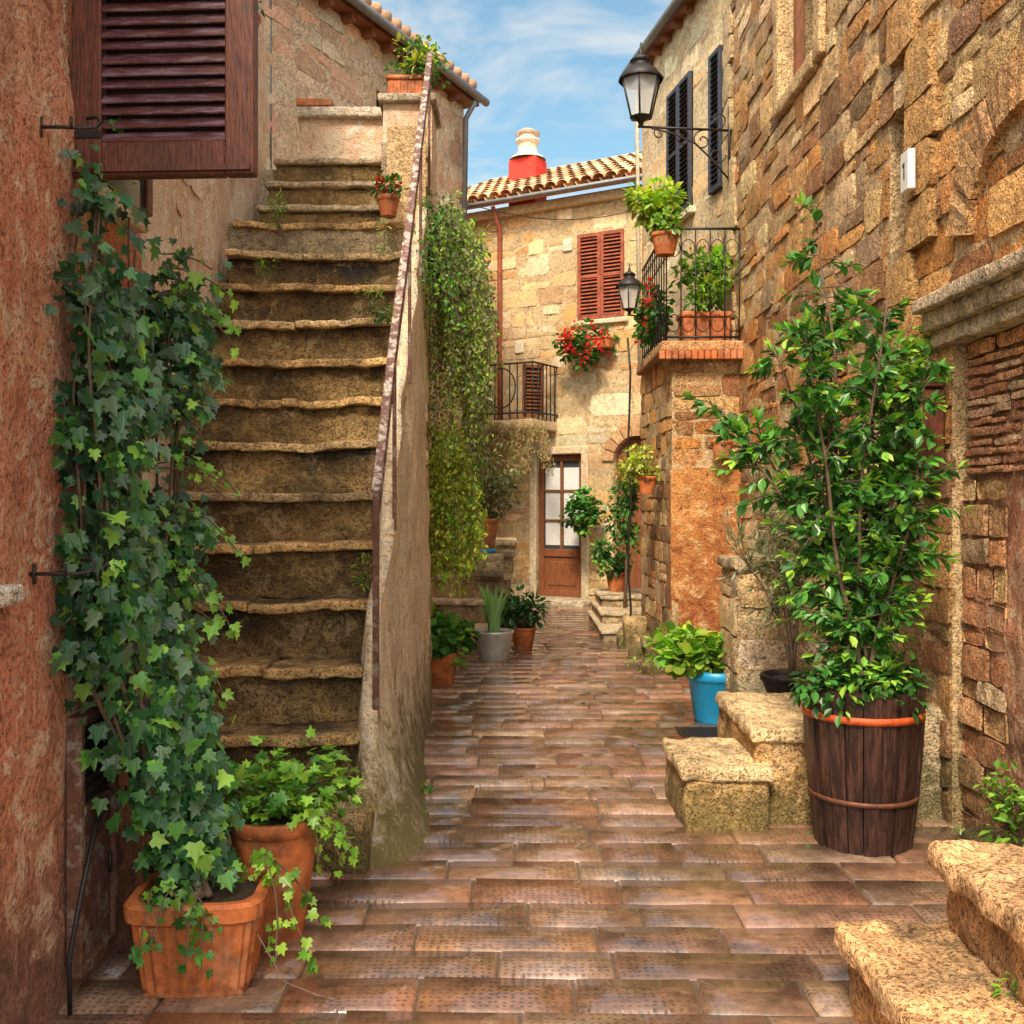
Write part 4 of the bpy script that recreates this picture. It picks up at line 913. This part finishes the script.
for i in range(38):
    x=rr.uniform(-1.38,-1.25); pts=[Vector((-1.08+rr.uniform(-.1,.1),3.42+rr.uniform(-.08,.15),.30))]; z=.30; top=rr.uniform(1.2,2.58)
    yt=rr.uniform(3.12,3.98); 
    while z<top:
        z+=.09; t=min(1,(z-.3)/1.0)
        pts.append(Vector((-1.08+(x+1.08)*t+.04*noise.noise(Vector((z*2,i,.3))),3.48+(yt-3.48)*t+.14*noise.noise(Vector((z*1.3,i,7.3))),z)))
    vines.append(pts); tube(p,pts,[.009*(1-k/(len(pts)+3))+.002 for k in range(len(pts))],BARK,5)
for i,pts in enumerate(vines):
    for k in range(1,len(pts)):
        dn=noise.noise(Vector((pts[k].y*3.8,pts[k].z*2.8,3.3)))
        n=int(8+30*dn) if pts[k].z>.5 else 5
        for _ in range(max(1,n)):
            q=pts[k]+Vector((rr.gauss(.02,.05),rr.gauss(0,.055),rr.gauss(0,.05)))
            if q.y<3.9: q.x=max(q.x,-1.375)
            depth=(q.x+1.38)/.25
            kk=rr.uniform(.6,1.3)*(.6+.7*max(0,min(1,depth)))  # leaves nearer the wall darker: inner shade painted into their colour
            pal=PI2 if rr.random()<.10 else PI
            d=Vector((rr.gauss(.25,.4),rr.gauss(-.15,.5),rr.gauss(-.75,.35))); nn=Vector((.8+rr.gauss(0,.5),-.65+rr.gauss(0,.5),.45+rr.gauss(0,.45)))
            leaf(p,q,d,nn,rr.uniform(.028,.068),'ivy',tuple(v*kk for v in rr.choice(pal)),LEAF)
strands(p,[(-1.33,3.85+rr.uniform(-.1,.05),rr.uniform(.9,2.6)) for _ in range(22)],.30,.04,'ivy',PI2,166,dens=38,spread=.025,out=Vector((.6,-.1,.5)))
p.done()
m=MB('garden_hose'); tube(m,[(-1.36,3.15,0.02),(-1.35,3.12,.2),(-1.34,3.2,.4),(-1.33,3.3,.6)],.008,IRON,6); m.done()
# ------------------------------------------------------------------ camera, light, world
cam=bpy.data.cameras.new('camera'); co=bpy.data.objects.new('camera',cam); sc.collection.objects.link(co)
co.location=(0,0,1.6); co.rotation_euler=(math.radians(90),0,0); cam.lens=36; cam.sensor_width=36; cam.shift_y=-12/1024; cam.clip_end=600; sc.camera=co
dirv=Vector((-.18,-.66,.73)).normalized(); el=math.asin(dirv.z); az=math.atan2(dirv.x,dirv.y)
sun=bpy.data.lights.new('sun','SUN'); sun.energy=4.8; sun.angle=math.radians(11); sun.color=(1,.86,.66)
so=bpy.data.objects.new('sun',sun); sc.collection.objects.link(so); so.rotation_euler=dirv.to_track_quat('Z','Y').to_euler()
w=bpy.data.worlds.new('World'); sc.world=w; w.use_nodes=True; nt=w.node_tree; nt.nodes.clear()
sky=N(nt,'ShaderNodeTexSky'); sky.sky_type='NISHITA'; sky.sun_disc=False; sky.sun_elevation=el; sky.sun_rotation=az; sky.air_density=1.2; sky.dust_density=.8
tc_=N(nt,'ShaderNodeTexCoord'); mp=N(nt,'ShaderNodeMapping'); mp.inputs['Scale'].default_value=(1,1,2.6); nt.links.new(tc_.outputs['Generated'],mp.inputs[0])
n=noise_n(nt,mp.outputs[0],4.2,9,.66,.5)
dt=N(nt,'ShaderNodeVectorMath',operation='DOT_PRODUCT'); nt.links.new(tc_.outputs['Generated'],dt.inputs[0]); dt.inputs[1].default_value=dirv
glow=math_n(nt,'POWER',math_n(nt,'MAXIMUM',dt.outputs['Value'],0.),2.5)  # extra sky glow around the sun direction, added to brighten the alley
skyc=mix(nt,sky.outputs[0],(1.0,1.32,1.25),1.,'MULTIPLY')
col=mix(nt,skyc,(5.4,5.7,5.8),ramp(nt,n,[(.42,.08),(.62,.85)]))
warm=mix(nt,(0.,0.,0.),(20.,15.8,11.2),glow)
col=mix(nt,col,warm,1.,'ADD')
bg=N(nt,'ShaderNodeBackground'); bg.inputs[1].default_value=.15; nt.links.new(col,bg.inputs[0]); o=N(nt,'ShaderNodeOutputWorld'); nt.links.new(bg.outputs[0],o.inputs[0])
sc.view_settings.view_transform='Standard'; sc.view_settings.look='None'; sc.view_settings.exposure=0
